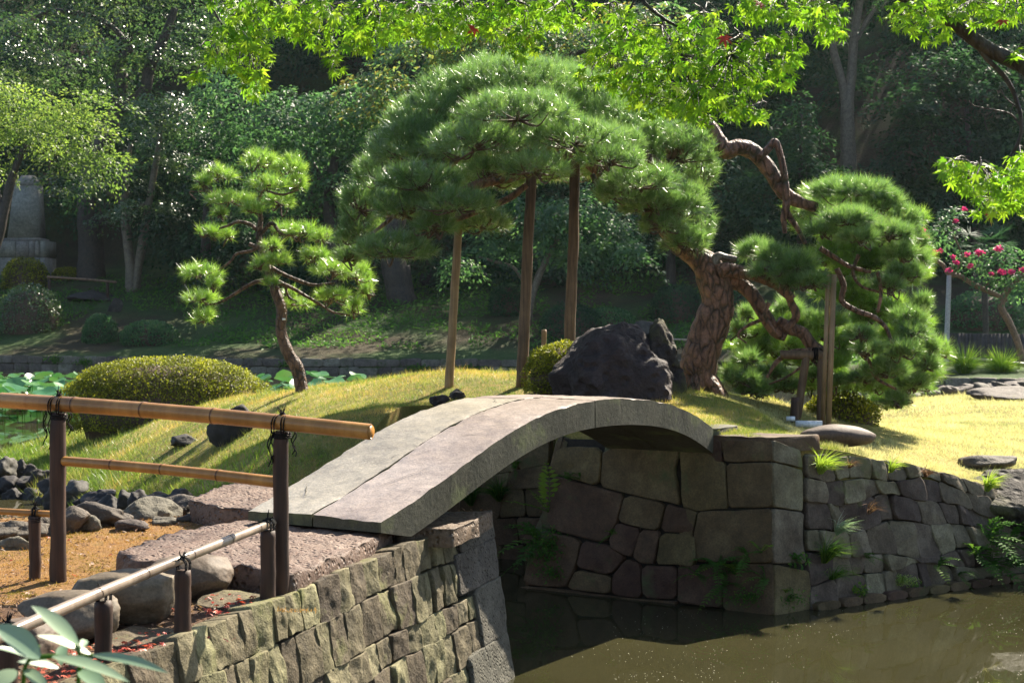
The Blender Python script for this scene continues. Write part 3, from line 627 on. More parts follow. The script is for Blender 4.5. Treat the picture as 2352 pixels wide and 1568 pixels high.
# channel wall left of the abutment, further back
CWALL = thing('channel_wall', 'shaded stone wall with ferns seen beneath the bridge arch', 'stone wall', (*G(1120, 1285, WZ)[:2], WZ))
w0, w1 = G(930, 1268, WZ), G(1262, 1290, WZ); up = np.array([.0, .12, 1.75])
cm = quadmap(w0+up-[0, 0, .45], w1+up, w1-[0, 0, .1], w0-[0, 0, .1], 1.75, 1.8); nC = nrm(np.cross(w1-w0, up)); nC = nC if nC[1] < 0 else -nC
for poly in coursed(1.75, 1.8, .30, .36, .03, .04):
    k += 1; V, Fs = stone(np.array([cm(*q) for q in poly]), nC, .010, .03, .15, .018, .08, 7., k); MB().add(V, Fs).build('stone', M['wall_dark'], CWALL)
mb = MB(); mb.add(np.array([cm(*q)-nC*.06 for q in [(0, 0), (1.75, 0), (1.75, 1.8), (0, 1.8)]]), np.array([[0, 1, 2, 3]])); mb.build('backing', M['mortar'], CWALL)

# ------------------------------------------------------------------ wall along the lawn on the right
LWALL = thing('lawn_wall', 'irregular stone wall holding up the sunny lawn above the open water', 'stone wall', (*G(2100, 1360, WZ)[:2], WZ))
TLp = U(1846, 1040, PR[1]+.02); BLp = RB.copy(); BRp = G(2390, 1322, WZ); TRp = U(2300, 1128, BRp[1]+.12)
W_ = np.linalg.norm(BRp-BLp); nW = nrm(np.cross(BRp-BLp, TLp-BLp)); nW = nW if nW[1] < 0 else -nW
def lw(u, v):
    s = u/W_; t = v
    top = TLp*(1-s)+TRp*s; top = top+np.array([0, 0, .10*math.sin(math.pi*s)]); bot = BLp*(1-s)+BRp*s-np.array([0, 0, .04])
    return top*(1-t)+bot*t
for poly in coursed(W_, 1., .155, .29, .055, .06):
    k += 1; P = np.array([lw(*q) for q in poly])
    V, Fs = stone(P, nW, .010, rng.uniform(.02, .055), .14, .010, .045, 9., k, rng.uniform(.08, .2), wob=.014, facets=6); MB().add(V+nW*rng.uniform(-.02, .03), Fs).build('stone', M['wall_pool'], LWALL)
for q in range(11):   # low footing stones at the waterline
    s0, s1 = q/11., (q+.96)/11.; a, b = BLp*(1-s0)+BRp*s0, BLp*(1-s1)+BRp*s1
    P = np.array([a, b, b+[0, 0, .11], a+[0, 0, .11]])+nW*.1-[0, 0, .03]
    V, Fs = stone(P, nW, .008, .03, .2, .01, .08, 8., 300+q, .25); MB().add(V, Fs).build('footing_stone', M['wall_dark'], LWALL)
mb = MB(); mb.add(np.array([lw(*q)-nW*.06-np.array([0, 0, .02]) for q in [(0, 0), (W_*.25, 0), (W_*.5, 0), (W_*.75, 0), (W_, 0), (W_, 1), (0, 1)]]), np.array([[0, 1, 2, 3, 4, 5, 6]])); mb.build('backing', M['mortar'], LWALL)

# far pond wall, two courses of blocks ------------------------------------
FW = thing('pond_edge_wall', 'low wall of grey blocks at the waterline of the wooded far bank', 'stone wall', (0, 72.6, WZ))
mbs = MB(); cnt = 0
xk = -29.
def wp(x, z): return np.array([x, float(yw(x))-.05, z])
for row, (za, zb) in enumerate([(-1.25, -.90), (-.90, -.50)]):
    x = -29.
    while x < 19:
        slope = math.hypot(1, (yw(x+.3)-yw(x))/.3); wd = rng.uniform(.6, 1.15)/slope; x2 = x+wd
        a, b = wp(x, 0), wp(x2, 0); n_ = nrm(np.array([(b-a)[1], -(b-a)[0], 0]))
        P = np.array([wp(x, za), wp(x2, za), wp(x2, zb+rng.uniform(-.04, .04)), wp(x, zb+rng.uniform(-.04, .04))]); k += 1
        V, Fs = stone(P, n_, .015, .04, .3, .03, .3, 3., k, .12, (.95, .8, .4)); MB().add(V, Fs).build('stone', M['wall_far'], FW); x = x2
# ------------------------------------------------------------------ rocks
_ico = {}
def ico(n):
    if n not in _ico:
        b = bmesh.new(); bmesh.ops.create_icosphere(b, subdivisions=n, radius=1); b.verts.index_update()
        _ico[n] = (np.array([v.co[:] for v in b.verts]), np.array([[v.index for v in f.verts] for f in b.faces])); b.free()
    return _ico[n]
def rock_shape(size, seed, n=4, facets=14, rough=.06, round_=.0, rs=2.5, planes=None):
    D, Fc = ico(n); r_ = np.random.default_rng(seed)
    N = nrm(r_.normal(size=(facets, 3))); h = r_.uniform(.58, 1., facets)
    if planes is not None: N = np.vstack([N, nrm([p[:3] for p in planes])]); h = np.concatenate([h, [p[3] for p in planes]])
    dt = D@N.T; R = np.min(np.where(dt > .05, h/np.maximum(dt, .05), 9), 1); R = np.minimum(R, 1.4)
    R = R*(1-round_)+round_*.95
    P = D*R[:, None]
    P = P+D*(rough*fbm(P*rs+seed, 5, seed))[:, None]
    return P*np.asarray(size), Fc
def rock(name, label, cat, base, size, seed, mat, n=4, facets=14, rough=.06, round_=0., sink=.3, rot=0., group=None, planes=None, smooth=True, rs=2.5):
    P, Fc = rock_shape(size, seed, n, facets, rough, round_, rs, planes)
    if rot: P = P@np.array([[math.cos(rot), math.sin(rot), 0], [-math.sin(rot), math.cos(rot), 0], [0, 0, 1]])
    P[:, 2] += size[2]*(1-2*sink)*1.0 - size[2]*0 ; b = np.asarray(base, float)
    o = MB().add(P+b, Fc).build(name, mat, smooth=smooth); place_origin(o, b); return solo(o, label, cat, group)

# the big dark lava rock behind the bridge and the leaning mossy one
b = U(1408, 928, 17.3)
rock('lava_rock', 'big black pitted lava rock standing behind the crest of the bridge', 'rock', b, (.70, .62, .76), 3, M['rock_dark'], 6, 5, .15, 0, .28, 0, None,
     [(.62, -.1, .78, .66), (-.66, -.1, .74, .62), (.1, -1, .25, .66), (-.2, 0, 1, .70), (.95, -.2, .2, .84), (-.95, -.3, .15, .95), (-.3, -.8, .6, .66), (-.85, 0, .25, .9), (.35, -.7, .6, .66)], True, 2.2)
b = U(1512, 928, 17.75)
rock('lava_rock', 'mossy rock slab leaning on the right side of the big black rock', 'rock', b, (.36, .40, .70), 8, M['rock_moss'], 5, 7, .15, .05, .27, 0, None,
     [(.8, 0, .5, .68), (-.75, 0, .6, .7), (.4, -.8, .3, .66), (-.1, 0, 1, .82)], True, 2.6)
for px, py, sx, sy, sz, sd, mt, lab in [(540, 1005, .29, .27, .27, 21, 'rock', 'grey pointed rock on the mound seen behind the top bamboo rail'),
                                    (420, 1022, .22, .16, .09, 22, 'rock', 'flat pale rock sunk in the mound grass left of the pointed rock'),
                                    (1008, 930, .12, .10, .09, 23, 'rock_dark', 'small dark rock at the left edge of the bridge deck'),
                                    (1052, 918, .12, .10, .08, 24, 'rock_dark', 'second small dark rock beside the bridge deck, nearer the crest')]:
    rock('rock', lab, 'rock', hit(px, py), (sx, sy, sz), sd, M[mt], 4, 14, .08, 0, .2)
for px, py, sx, sy, sz, sd, lab in [(1922, 1040, .40, .22, .125, 31, 'smooth egg-shaped stone lying on the lawn above the pier'), ]:
    rock('stone', lab, 'stone', np.array([3.35, 15.75, float(hz(3.35, 15.75)[0])+.02]), (sx, sy, sz), sd, M['cobble'], 4, 8, .03, .75, .12, .15)
rock('rock', 'low flat rock at the right-hand lawn edge near the wall', 'rock', hit(2285, 1075, hz, 15, 30), (.30, .22, .10), 33, M['edge'], 4, 14, .08, 0, .2)
b = U(2325, 1185, 16.9); rock('boulder', 'pale grey boulder ending the lawn wall at the water', 'boulder', (b[0]+.1, b[1], -.75), (.58, .5, .54), 34, M['rock_moss'], 5, 9, .05, .1, .25)
rock('boulder', 'dark lower boulder at the waterline beneath the pale grey one', 'boulder', (b[0]+.35, b[1]-.1, -1.25), (.6, .5, .4), 35, M['wall_pool'], 4, 12, .10, .1, .3)
rock('rock', 'broad flat rock on the sunlit lawn at the far right', 'rock', hit(2330, 918, hz, 25, 42), (1.1, .7, .16), 36, M['edge'], 4, 14, .08, 0, .25)
ORD = ['first', 'second', 'third', 'fourth', 'fifth', 'sixth', 'seventh', 'eighth', 'ninth', 'tenth', 'eleventh', 'twelfth', 'thirteenth', 'fourteenth', 'fifteenth']
for q in range(15):   # stones edging the lawn's far side
    t = q/14; px = 2098+(2420-2098)*t; py = 914-34*t; p = hit(px, py, hz, 25, 40) if py > 892 else U(px, py, 37.2)
    p = U(px, py+2, 36.2+1.2*t); rock('edging_stone', ORD[q]+' grey stone from the pine in the row edging the far lawn', 'stone', (p[0], p[1], p[2]-.04), (.33, .26, .16), 400+q, M['edge'], 3, 12, .08, 0, .25, rng.uniform(0, 3), 'stones edging the far side of the lawn')
# shore rocks of the island, left
r_ = np.random.default_rng(5)
sh = [(8, 1085, 24.5, .22), (48, 1078, 25, .22), (20, 1120, 24, .22), (60, 1115, 24, .2), (95, 1102, 24, .18), (35, 1142, 23.6, .18), (80, 1140, 23.5, .2), (115, 1128, 23, .18), (140, 1150, 22.3, .2), (110, 1160, 22.8, .17), (170, 1135, 21.5, .24), (200, 1160, 20.5, .2),
      (165, 1168, 21.5, .2), (235, 1150, 19.8, .22), (262, 1168, 19.2, .2), (295, 1160, 18.8, .19), (325, 1172, 17.8, .18), (355, 1160, 17.3, .2), (385, 1172, 16.9, .17), (410, 1165, 16.6, .17), (230, 1180, 20, .2), (300, 1185, 19, .2), (0, 1105, 24.5, .2), (-20, 1075, 25.4, .22), (70, 1090, 25, .16)]
for q, (px, py, d, r) in enumerate(sh):
    r *= .82
    p = U(px, py, d); rock('shore_rock', 'dark rock in the jumbled row along the island shore', 'rock', p-[0, 0, r*.3], (r*r_.uniform(.9, 1.3), r, r*r_.uniform(.75, 1.1)), 500+q, M['rock'], 4, 9, .15, 0, .3, r_.uniform(0, 3), 'rocks along the island shore', None, False)
# rough edging rocks along the back of the near bank
ed = [(-20, 1240, .24, .11), (45, 1236, .22, .10), (95, 1226, .15, .10), (155, 1222, .15, .12), (190, 1215, .14, .1), (245, 1207, .24, .13), (330, 1192, .26, .11), (415, 1183, .18, .10), (450, 1198, .15, .06), (500, 1196, .16, .05), (30, 1262, .16, .07), (300, 1218, .13, .05), (370, 1204, .12, .05), (465, 1180, .12, .1), (540, 1190, .14, .05)]
EDL = ['broken edging rock cut off by the left picture edge, behind the low fence', 'broad edging rock just left of the short fence post', 'edging rock showing between the short post and the tall left post', 'edging rock just right of the tall left fence post', 'narrow edging rock, second to the right of the tall left post',
       'long pale broken rock halfway along the edging line', 'largest broken rock of the edging line, left of the brown slab', 'jagged edging rock touching the left corner of the brown slab', 'low broken rock in front of the left end of the brown slab', 'flat broken rock below the front edge of the brown slab',
       'small low rock on the moss before the short fence post', 'small flat rock on the moss before the long pale edging rock', 'small flat rock on the moss before the largest edging rock', 'small upright rock wedged between the jagged edging rock and the slab', 'smallest broken rock, between the brown slab and the big pitted slab']
for q, (px, py, r, hh) in enumerate(ed):
    r *= .86; hh *= .9; p = G(px, py, 0.); rock('edging_rock', EDL[q], 'rock', p, (r, r*.7, hh), 560+q, M['edge'], 4, 9, .10, 0, .25, r_.uniform(-.4, .4), 'broken rocks edging the near bank', None, False, 3.5)
# stepping stones
for px, py, sx, sy, sz, sd, lab in [(438, 1372, .30, .22, .16, 41, 'rounded stepping stone lit on top, tucked against the big pitted slab'), (283, 1432, .29, .25, .19, 42, 'large dark rounded stepping stone in the middle of the row'),
                                    (150, 1462, .27, .21, .15, 43, 'tan rounded stepping stone behind the leaning bamboo rail'), (40, 1515, .22, .2, .12, 44, 'low rounded stepping stone behind the leafy twigs in the corner')]:
    rock('stepping_stone', lab, 'stepping stone', G(px, py, 0.)+[0, .10, 0], (sx*.92, sy*.9, sz*.95), sd, M['cobble'], 5, 8, .035, .5, .16, -.15, None, [(0, 0, 1, .74)])

# ------------------------------------------------------------------ bamboo fences
def culm(mb, a, b, r, nodes, seg=20, hollow=True, taper=.93):
    a, b = np.asarray(a, float), np.asarray(b, float); L = np.linalg.norm(b-a)
    s = [0, .004/L]; R = [r*.96, r]; TN = [.5, .5]
    for t in sorted(nodes):
        for dt, k in ((-.02, 1.), (-.012, 1.03), (-.008, 1.05), (-.002, 1.06), (0, .97), (.003, 1.06), (.010, 1.03), (.03, .995)): s.append(t+dt/L); R.append(r*k); TN.append(1. if abs(dt) < .006 else .62)
    s += [1-.004/L, 1]; R += [r, r*.97]; TN += [.5, .5]; s, R, TN = np.array(s), np.array(R), np.array(TN); o_ = np.argsort(s); s, R, TN = s[o_], R[o_], TN[o_]; R = R*(1+(taper-1)*s)
    sag = np.sin(s*np.pi)[:, None]*np.array([0, 0, .006*L]); P = a+(b-a)*s[:, None]+sag
    V, Fs = tube(P, R, None, seg, caps=False); mb.add(V, Fs, np.repeat(TN, seg))
    for e, d in ((0, a-b), (1, b-a)):
        d = nrm(d); c = P[0] if e == 0 else P[-1]; rr = R[0] if e == 0 else R[-1]
        V, Fs = tube([c, c+d*.0008, c-d*.05], [rr*.99, rr*.78, rr*.72], None, seg, caps=True); mb.add(V, Fs)
def rope(mb, post_top, rail_c, rail_dir, rr, pr, tail=.16, knot=.012):
    """black cord: wraps round the rail and the post head, knot and frayed tails on top"""
    d = nrm(rail_dir); th = np.linspace(0, 2*np.pi, 22); s = nrm(np.cross(d, [0, 0, 1])); u = np.cross(s, d)
    for k in (-.5, -.28, .28, .5):
        c = rail_c+d*k*pr*1.2; P = c+(s*np.cos(th)[:, None]+u*np.sin(th)[:, None]*1.0)*(rr+.004); P[:, 2] -= (np.sin(th) < -.2)*.018
        P = P+d*(np.cos(th)*k*pr*.5)[:, None]; V, Fs = tube(P, .0042, None, 6); mb.add(V, Fs)
    for k in range(3):
        P = post_top+np.stack([np.cos(th)*(pr+.003), np.sin(th)*(pr+.003), np.full(22, -.012-.011*k)+.004*np.sin(th)], -1); V, Fs = tube(P, .0042, None, 6); mb.add(V, Fs)
    kn = rail_c+u*(rr+.006); V, Fc = ico(2); mb.add(V*[knot*1.2, knot, knot*1.1]+kn, Fc)
    for q in range(5):
        dv = nrm(rng.normal(size=3)*.5+u*.8); P = [kn, kn+dv*tail*.14, kn+dv*tail*.25+rng.normal(0, .008, 3)]; V, Fs = tube(P, [.0045, .004, .002], 6, 5); mb.add(V, Fs)
def tails(mb, c, n, L):
    for q in range(n):
        a = c+rng.normal(0, .012, 3)*[1, 1, .2]; z = np.linspace(0, 1, 14); P = a+np.stack([.010*np.sin(z*9+q), .010*np.cos(z*7+q), -L*rng.uniform(.7, 1)*z], -1); V, Fs = tube(P, .0038, None, 5); mb.add(V, Fs)
def post(T, base, top, r, mat='post', seed=0, mtop=True):
    P = np.linspace(base-np.array([0, 0, .1]), top, 16); R = r*(1+.03*np.sin(np.linspace(0, 9, 16)+seed)); R[-1] *= .93
    P[1:-1, :2] += np.cumsum(rng.normal(0, .0012, (14, 2)), 0); V, Fs = tube(P, R, None, 24, .07, 9., seed); return MB().add(V, Fs).build('post', M[mat], T, smooth=False)
HF = thing('bamboo_fence', 'tall two-rail bamboo fence on dark posts in front of the bridge', 'fence', G(390, 1350, 0))
pb1, pb2 = G(133, 1332, 0.), G(648, 1376, 0.)
def at_post(px, py, p): return U(px, py, p[1])
t1, t2 = at_post(135, 948, pb1), at_post(648, 990, pb2)
post(HF, pb1, t1, .049, seed=1); post(HF, pb2, t2, .045, seed=2)
rc1, rc2 = at_post(135, 930, pb1), at_post(648, 974, pb2); rd = nrm(rc2-rc1); back = np.array([0, 0, .0])
def on_rail(px, c1, c2):
    k = (px-CX)/F; d = c2-c1; t = (k*c1[1]-c1[0])/(d[0]-k*d[1]); return c1+d*t
ra, rb = on_rail(3, rc1, rc2), on_rail(852, rc1, rc2); LL = np.linalg.norm(rb-ra)
mb = MB(); culm(mb, ra, rb, .049, [np.linalg.norm(on_rail(x, rc1, rc2)-ra)/LL for x in (172, 330, 492, 655)], 24); mb.build('rail', M['bamboo'], HF, True)
m1, m2 = at_post(133, 1057, pb1), at_post(648, 1108, pb2)
mb = MB(); culm(mb, on_rail(146, m1, m2), on_rail(636, m1, m2), .030, [.24, .48, .74], 18, False, .86 if False else 1.15); mb.build('rail', M['bamboo'], HF, True)
for tp, rc in ((t1, rc1), (t2, rc2)):
    mb = MB(); rope(mb, tp, rc, rd, .049, .048, .2, .017); tails(mb, tp+np.array([-.06, -.01, .01]), 3, .24); tails(mb, tp+np.array([.055, -.01, .0]), 2, .15); mb.build('rope_tie', M['rope'], HF)
LFN = thing('bamboo_fence', 'knee-high fence with one pale weathered bamboo rail slanting across the foreground', 'fence', G(420, 1468, 0))
lp = [(615, 1386), (420, 1470), (236, 1532), (20, 1600)]; rail_px = [(612, 1206), (424, 1290), (243, 1366), (22, 1478)]
PBs = [G(a, b, 0.) for a, b in lp]; RCs = [U(a, b, p[1]) for (a, b), p in zip(rail_px, PBs)]
c1 = RCs[0]; c2 = RCs[2]+(RCs[2]-RCs[0])*.9
rr_ = .026
for q, p in enumerate(PBs):
    # let the rail line decide the head height above each post
    cc = on_rail(rail_px[q][0], RCs[0], RCs[2]); tp = np.array([p[0], p[1], cc[2]-rr_-.004]); post(LFN, p, tp, .042, seed=5+q)
    cc = np.array([p[0], p[1], cc[2]]); mb = MB(); rope(mb, tp, cc, RCs[0]-RCs[2], rr_, .030, .16, .013); mb.build('rope_tie', M['rope'], LFN)
d_ = nrm(RCs[0]-RCs[2]); ea = RCs[0]+d_*.08; eb = RCs[2]-d_*2.0
mb = MB(); L_ = np.linalg.norm(eb-ea); culm(mb, ea, eb, rr_*.93, [.05, .14, .25, .37, .48, .60, .72, .84], 18, True, 1.25); mb.build('rail', M['bamboo_grey'], LFN, True)
SF = thing('bamboo_fence', 'low fence end with a thin bamboo rail behind the left post, over mossy ground', 'fence', G(80, 1326, 0))
p = G(81, 1326, 0.); tp = U(80, 1184, p[1]); post(SF, p, tp, .037, seed=11); rc = U(80, 1176, p[1]); e1 = U(117, 1180, p[1]+.0); dd = nrm(rc-e1); 
mb = MB(); culm(mb, e1, e1+nrm(np.array([-1, .12, .02]))*2.0, .021, [.25, .5, .75], 16); mb.build('rail', M['bamboo'], SF, True)
p2 = p+np.array([-1.35, .16, 0]); post(SF, p2, np.array([p2[0], p2[1], tp[2]+.02]), .037, seed=12)
mb = MB(); rope(mb, tp, rc, dd, .021, .03, .2, .013); tails(mb, tp+np.array([-.03, -.01, .01]), 2, .05); mb.build('rope_tie', M['rope'], SF)

# ------------------------------------------------------------------ clipped bushes
def bush(name, label, c, R, n, leaf, mat, stems=True, flat=.55, seed=0, group=None, under=.25, core=True, cat='bush', jit=.06):
    c = np.asarray(c, float); T = thing(name, label, cat, c, group); R = np.asarray(R, float)
    D = randu(int(n*1.5)); D = D[D[:, 2] > -under][:n]; D2 = D.copy()
    sup = np.sign(D)*np.abs(D)**np.array([.8, .8, flat]); sup = sup/np.linalg.norm(sup, axis=1, keepdims=True)*(.35+.65*np.linalg.norm(np.abs(D)**.9, axis=1, keepdims=True))
    k = 1+jit*fbm(D*4+seed, 3, seed)+rng.uniform(-.10, .025, len(D)); P = c+np.array([0, 0, R[2]*under])+sup*R*k[:, None]
    Nn = nrm(nrm(D/R)*1.0+randu(len(D))*.9); T_ = nrm(D/R*.8+randu(len(D))*.8+[0, 0, .3])
    V, Fc = cards(P, Nn, T_, leaf*rng.uniform(.6, 1.3, len(D)), leaf*.55)
    tone = np.repeat(np.clip(rng.normal(.5, .22, len(D))+.25*fbm(P*2.2, 2, 4), 0, 1), 4)
    MB().add(V, Fc, tone).build('foliage', mat, T)
    if core:
        V, Fc = ico(3); Dc = V; sup = np.sign(Dc)*np.abs(Dc)**np.array([.8, .8, flat]); sup = nrm(sup)*(.35+.65*np.linalg.norm(np.abs(Dc)**.9, axis=1, keepdims=True))
        Pc = c+np.array([0, 0, R[2]*under])+sup*R*(.86+.05*fbm(Dc*5, 2, 2))[:, None]; MB().add(Pc, Fc).build('core_occluder', M['twig'], T)  # dark solid core added as an occluder inside the leaf shell
    if stems:
        mb = MB()
        for q in range(40):
            a = c+np.array([rng.uniform(-.55, .55)*R[0], rng.uniform(-.5, .5)*R[1], -.12]); b = a+np.array([(a[0]-c[0])*.5, (a[1]-c[1])*.5-.05, R[2]*rng.uniform(.5, .8)])
            V, Fs = tube([a, (a+b)/2+rng.normal(0, .04, 3), b], [.014, .010, .006], 8, 5); mb.add(V, Fs)
        mb.build('stems', M['twig'], T, kind='stuff')
    return T
bush('azalea_bush', 'long low clipped azalea dome with golden sunlit top, left on the mound', U(384, 945, 27.5)+[0, 0, -.18], (1.92, 1.15, .96), 40000, .044, M['azalea'], True, .62, 1, None, .22, jit=.035)
bush('azalea_bush', 'small clipped azalea with bare stems beside the black lava rock', U(1292, 892, 18.2), (.46, .42, .43), 9000, .034, M['azalea'], True, .7, 2, None, .28)
bush('azalea_bush', 'shaded low azalea beneath the right-hand pine', U(1730, 948, 20.5)+[0, 0, -.12], (.48, .5, .28), 4500, .045, M['azalea'], True, .7, 3)
bush('azalea_bush', 'brownish clipped bush behind the plank pole of the right pine', U(1930, 965, 20.0)+[0, 0, -.12], (.50, .5, .38), 4500, .045, M['azalea'], True, .7, 4)
# ------------------------------------------------------------------ pines
def pad(mb, c, R, n, needles, L, W, under=.35, lift=.75, seed=0, light=.5):
    """a cloud of needle tufts over an ellipsoid; every tuft a spray of single needles"""
    D = randu(int(n*1.8)); D = D[D[:, 2] > -under][:n]; n = len(D)
    rad = rng.uniform(.55, 1.02, n)**.6; P = c+D*R*rad[:, None]*(1+.12*vnoise(D*3+seed, seed))[:, None]
    A = nrm(nrm(D/np.maximum(R, .05))*.85+np.array([0, 0, lift])+randu(n)*.35)
    # needles
    Pn = np.repeat(P, needles, 0); An = np.repeat(A, needles, 0); m = len(Pn)
    Dn = nrm(An*rng.uniform(.35, 1.5, (m, 1))+randu(m)*.85); Pn = Pn+An*rng.uniform(-.06, .03, (m, 1))
    V, Fc = blades(Pn, Dn, L*rng.uniform(.6, 1.15, m)*np.repeat(rng.uniform(.65, 1.25, n), needles), W)
    tt = np.clip(rng.normal(light, .28, n), 0, 1); tone = np.repeat(np.repeat(tt, needles)+rng.normal(0, .08, m), 3)
    mb.add(V, Fc, np.clip(tone, 0, 1)); return P, A
def twigs_to(mb, c, P, k, r=.010):
    for q in rng.choice(len(P), min(k, len(P)), replace=False):
        e = P[q]; mid = (c+e)/2+rng.normal(0, .05, 3)+[0, 0, -.03]; V, Fs = tube([c, mid, e], [r*1.6, r, r*.5], 7, 5); mb.add(V, Fs)

def pine_pad(T, tw, c, R, dens, needles, L, W, mat, under, light, seed, lift=.75, tips=16):
    R = np.maximum(np.asarray(R)-L*.45, [.06, .06, .04]); area = R[0]*R[1]+R[0]*R[2]*1.5+.03
    n = max(10, int(dens*area)); mb = MB(); P, A = pad(mb, c, R, n, needles, L, W, under, lift, seed, light)
    o = mb.build('needle_pad', M[mat], T); twigs_to(tw, c-np.array([0, 0, R[2]*.35]), P, tips); return o

# --- the big umbrella pine -------------------------------------------------
PD = 18.8
BP = thing('pine_tree', 'big old umbrella-shaped pine with plated reddish trunk, on wooden props over the mound', 'tree', U(1600, 892, PD))
q2 = lambda a, b: (1531.3+a*.3907, 374.3+b*.3907)
def limb(T, pts, d, name='branch', seg=14, mat='bark_pine', crop=True, rough=.10, n=None, rs=5., dd=None):
    P = []; R = []
    for i, (a, b, r) in enumerate(pts):
        x, y = q2(a, b) if crop else (a, b); dep = d if dd is None else d+dd[i]
        P.append(U(x, y, dep)); R.append(r*(.3907 if crop else 1.)*dep/F)
    V, Fs = tube(P, R, n or max(12, len(P)*7), seg, rough, rs, int(abs(pts[0][0]))); return MB().add(V, Fs).build(name, M[mat], T, smooth=True)
limb(BP, [(165, 1420, 125), (172, 1340, 112), (185, 1200, 112), (222, 1060, 105), (265, 930, 108), (298, 830, 100), (280, 720, 92), (240, 620, 88), (185, 560, 74), (105, 500, 62), (25, 430, 50), (-60, 330, 42), (-190, 190, 38), (-330, 60, 32)], PD, 'trunk', 44, n=130, rough=.09)
for q in range(6):   # root flares
    a = q*1.05+.3; c = U(1600, 880, PD); e = c+np.array([math.cos(a)*.42, math.sin(a)*.42, -.22]); V, Fs = tube([c+[0, 0, .12], c+np.array([math.cos(a)*.2, math.sin(a)*.2, .0]), e], [.12, .11, .05], 12, 10, .1); MB().add(V, Fs).build('root', M['bark_pine'], BP, True)
limb(BP, [(262, 610, 34), (300, 552, 26), (345, 556, 22), (410, 565, 18)], PD-.1, 'branch_stub', mat='bark_grey')
limb(BP, [(300, 640, 45), (360, 625, 44), (430, 640, 40), (540, 662, 38), (650, 720, 30), (740, 800, 26)], PD-.15)
limb(BP, [(310, 690, 55), (370, 690, 50), (450, 725, 42), (520, 800, 42), (585, 910, 40), (640, 990, 38), (700, 1020, 30)], PD+.05, seg=18)
limb(BP, [(650, 930, 34), (720, 970, 36), (800, 1000, 38), (850, 1065, 36), (930, 1115, 30)], PD+.05, seg=16)
limb(BP, [(700, 980, 20), (760, 900, 26), (730, 820, 24), (700, 740, 20)], PD-.05)
limb(BP, [(1000, 620, 18), (1040, 720, 18), (1030, 810, 16), (1110, 865, 16), (1225, 910, 15), (1290, 970, 13), (1325, 1060, 10)], PD-.35)
limb(BP, [(900, 500, 16), (980, 550, 16), (1080, 610, 14), (1200, 640, 10)], PD-.35); limb(BP, [(1130, 540, 14), (1095, 640, 11), (1140, 720, 9), (1250, 760, 7)], PD-.35)
limb(BP, [(930, 1100, 18), (830, 1105, 20), (740, 1112, 18), (650, 1165, 15), (590, 1260, 9)], PD-.2); limb(BP, [(850, 1150, 10), (900, 1200, 9), (970, 1240, 6)], PD-.2); limb(BP, [(790, 1200, 9), (700, 1260, 8), (600, 1300, 5)], PD-.2)
limb(BP, [(1090, 1080, 14), (1180, 1150, 12), (1230, 1260, 10), (1350, 1330, 7)], PD-.2); limb(BP, [(1240, 640, 12), (1260, 760, 11), (1240, 880, 9)], PD-.4)
limb(BP, [(600, 820, 14), (580, 900, 12), (650, 1010, 9)], PD-.25); limb(BP, [(560, 920, 12), (470, 960, 10), (420, 1010, 7), (470, 1060, 5)], PD-.1)
# leader that leaves the crown, drops towards the right-hand half, with a dead loop
limb(BP, [(1440, 440, 30), (1500, 390, 27), (1560, 330, 24), (1610, 290, 22), (1640, 312, 20), (1665, 345, 19), (1700, 338, 18), (1735, 352, 19), (1768, 392, 17), (1800, 442, 16), (1832, 462, 14), (1875, 478, 12)], PD+.15, crop=False, mat='bark_pine', n=90, seg=16, rough=.13, rs=9)
limb(BP, [(1745, 362, 8), (1765, 342, 8), (1781, 326, 8), (1794, 362, 8), (1803, 415, 8), (1806, 470, 9), (1800, 500, 7), (1803, 536, 5)], PD+.05, crop=False); limb(BP, [(1804, 478, 7), (1815, 500, 7), (1832, 525, 6), (1850, 560, 5)], PD+.05, crop=False)
# limbs under the dome
limb(BP, [(1500, 480, 26), (1420, 430, 24), (1340, 352, 22), (1250, 325, 20), (1150, 338, 17), (1050, 352, 14), (985, 385, 10)], PD-.1, crop=False, n=70, rough=.14, rs=8)
limb(BP, [(1340, 355, 16), (1290, 360, 14), (1190, 400, 13), (1110, 420, 11), (1060, 440, 8), (1020, 470, 5)], PD-.5, crop=False, rough=.14); limb(BP, [(1210, 425, 8), (1170, 455, 8), (1120, 475, 8), (1060, 500, 6), (960, 530, 5)], PD-.4, crop=False)
limb(BP, [(1240, 330, 12), (1180, 290, 10), (1110, 250, 8), (1060, 220, 6)], PD, crop=False); limb(BP, [(1300, 335, 12), (1330, 280, 10), (1300, 220, 8), (1250, 170, 5)], PD+.1, crop=False)
limb(BP, [(1430, 340, 12), (1480, 360, 14), (1540, 400, 12), (1590, 440, 8)], PD-.3, crop=False); limb(BP, [(1470, 400, 9), (1500, 430, 9), (1540, 470, 7), (1570, 520, 5)], PD-.5, crop=False); limb(BP, [(1360, 400, 6), (1370, 420, 6), (1390, 440, 5), (1440, 450, 4)], PD-.6, crop=False)
limb(BP, [(1060, 355, 9), (1010, 400, 9), (960, 440, 7), (900, 500, 5), (850, 540, 4)], PD-.3, crop=False); limb(BP, [(1000, 380, 8), (940, 370, 7), (880, 400, 5)], PD+.2, crop=False)
tw = MB()
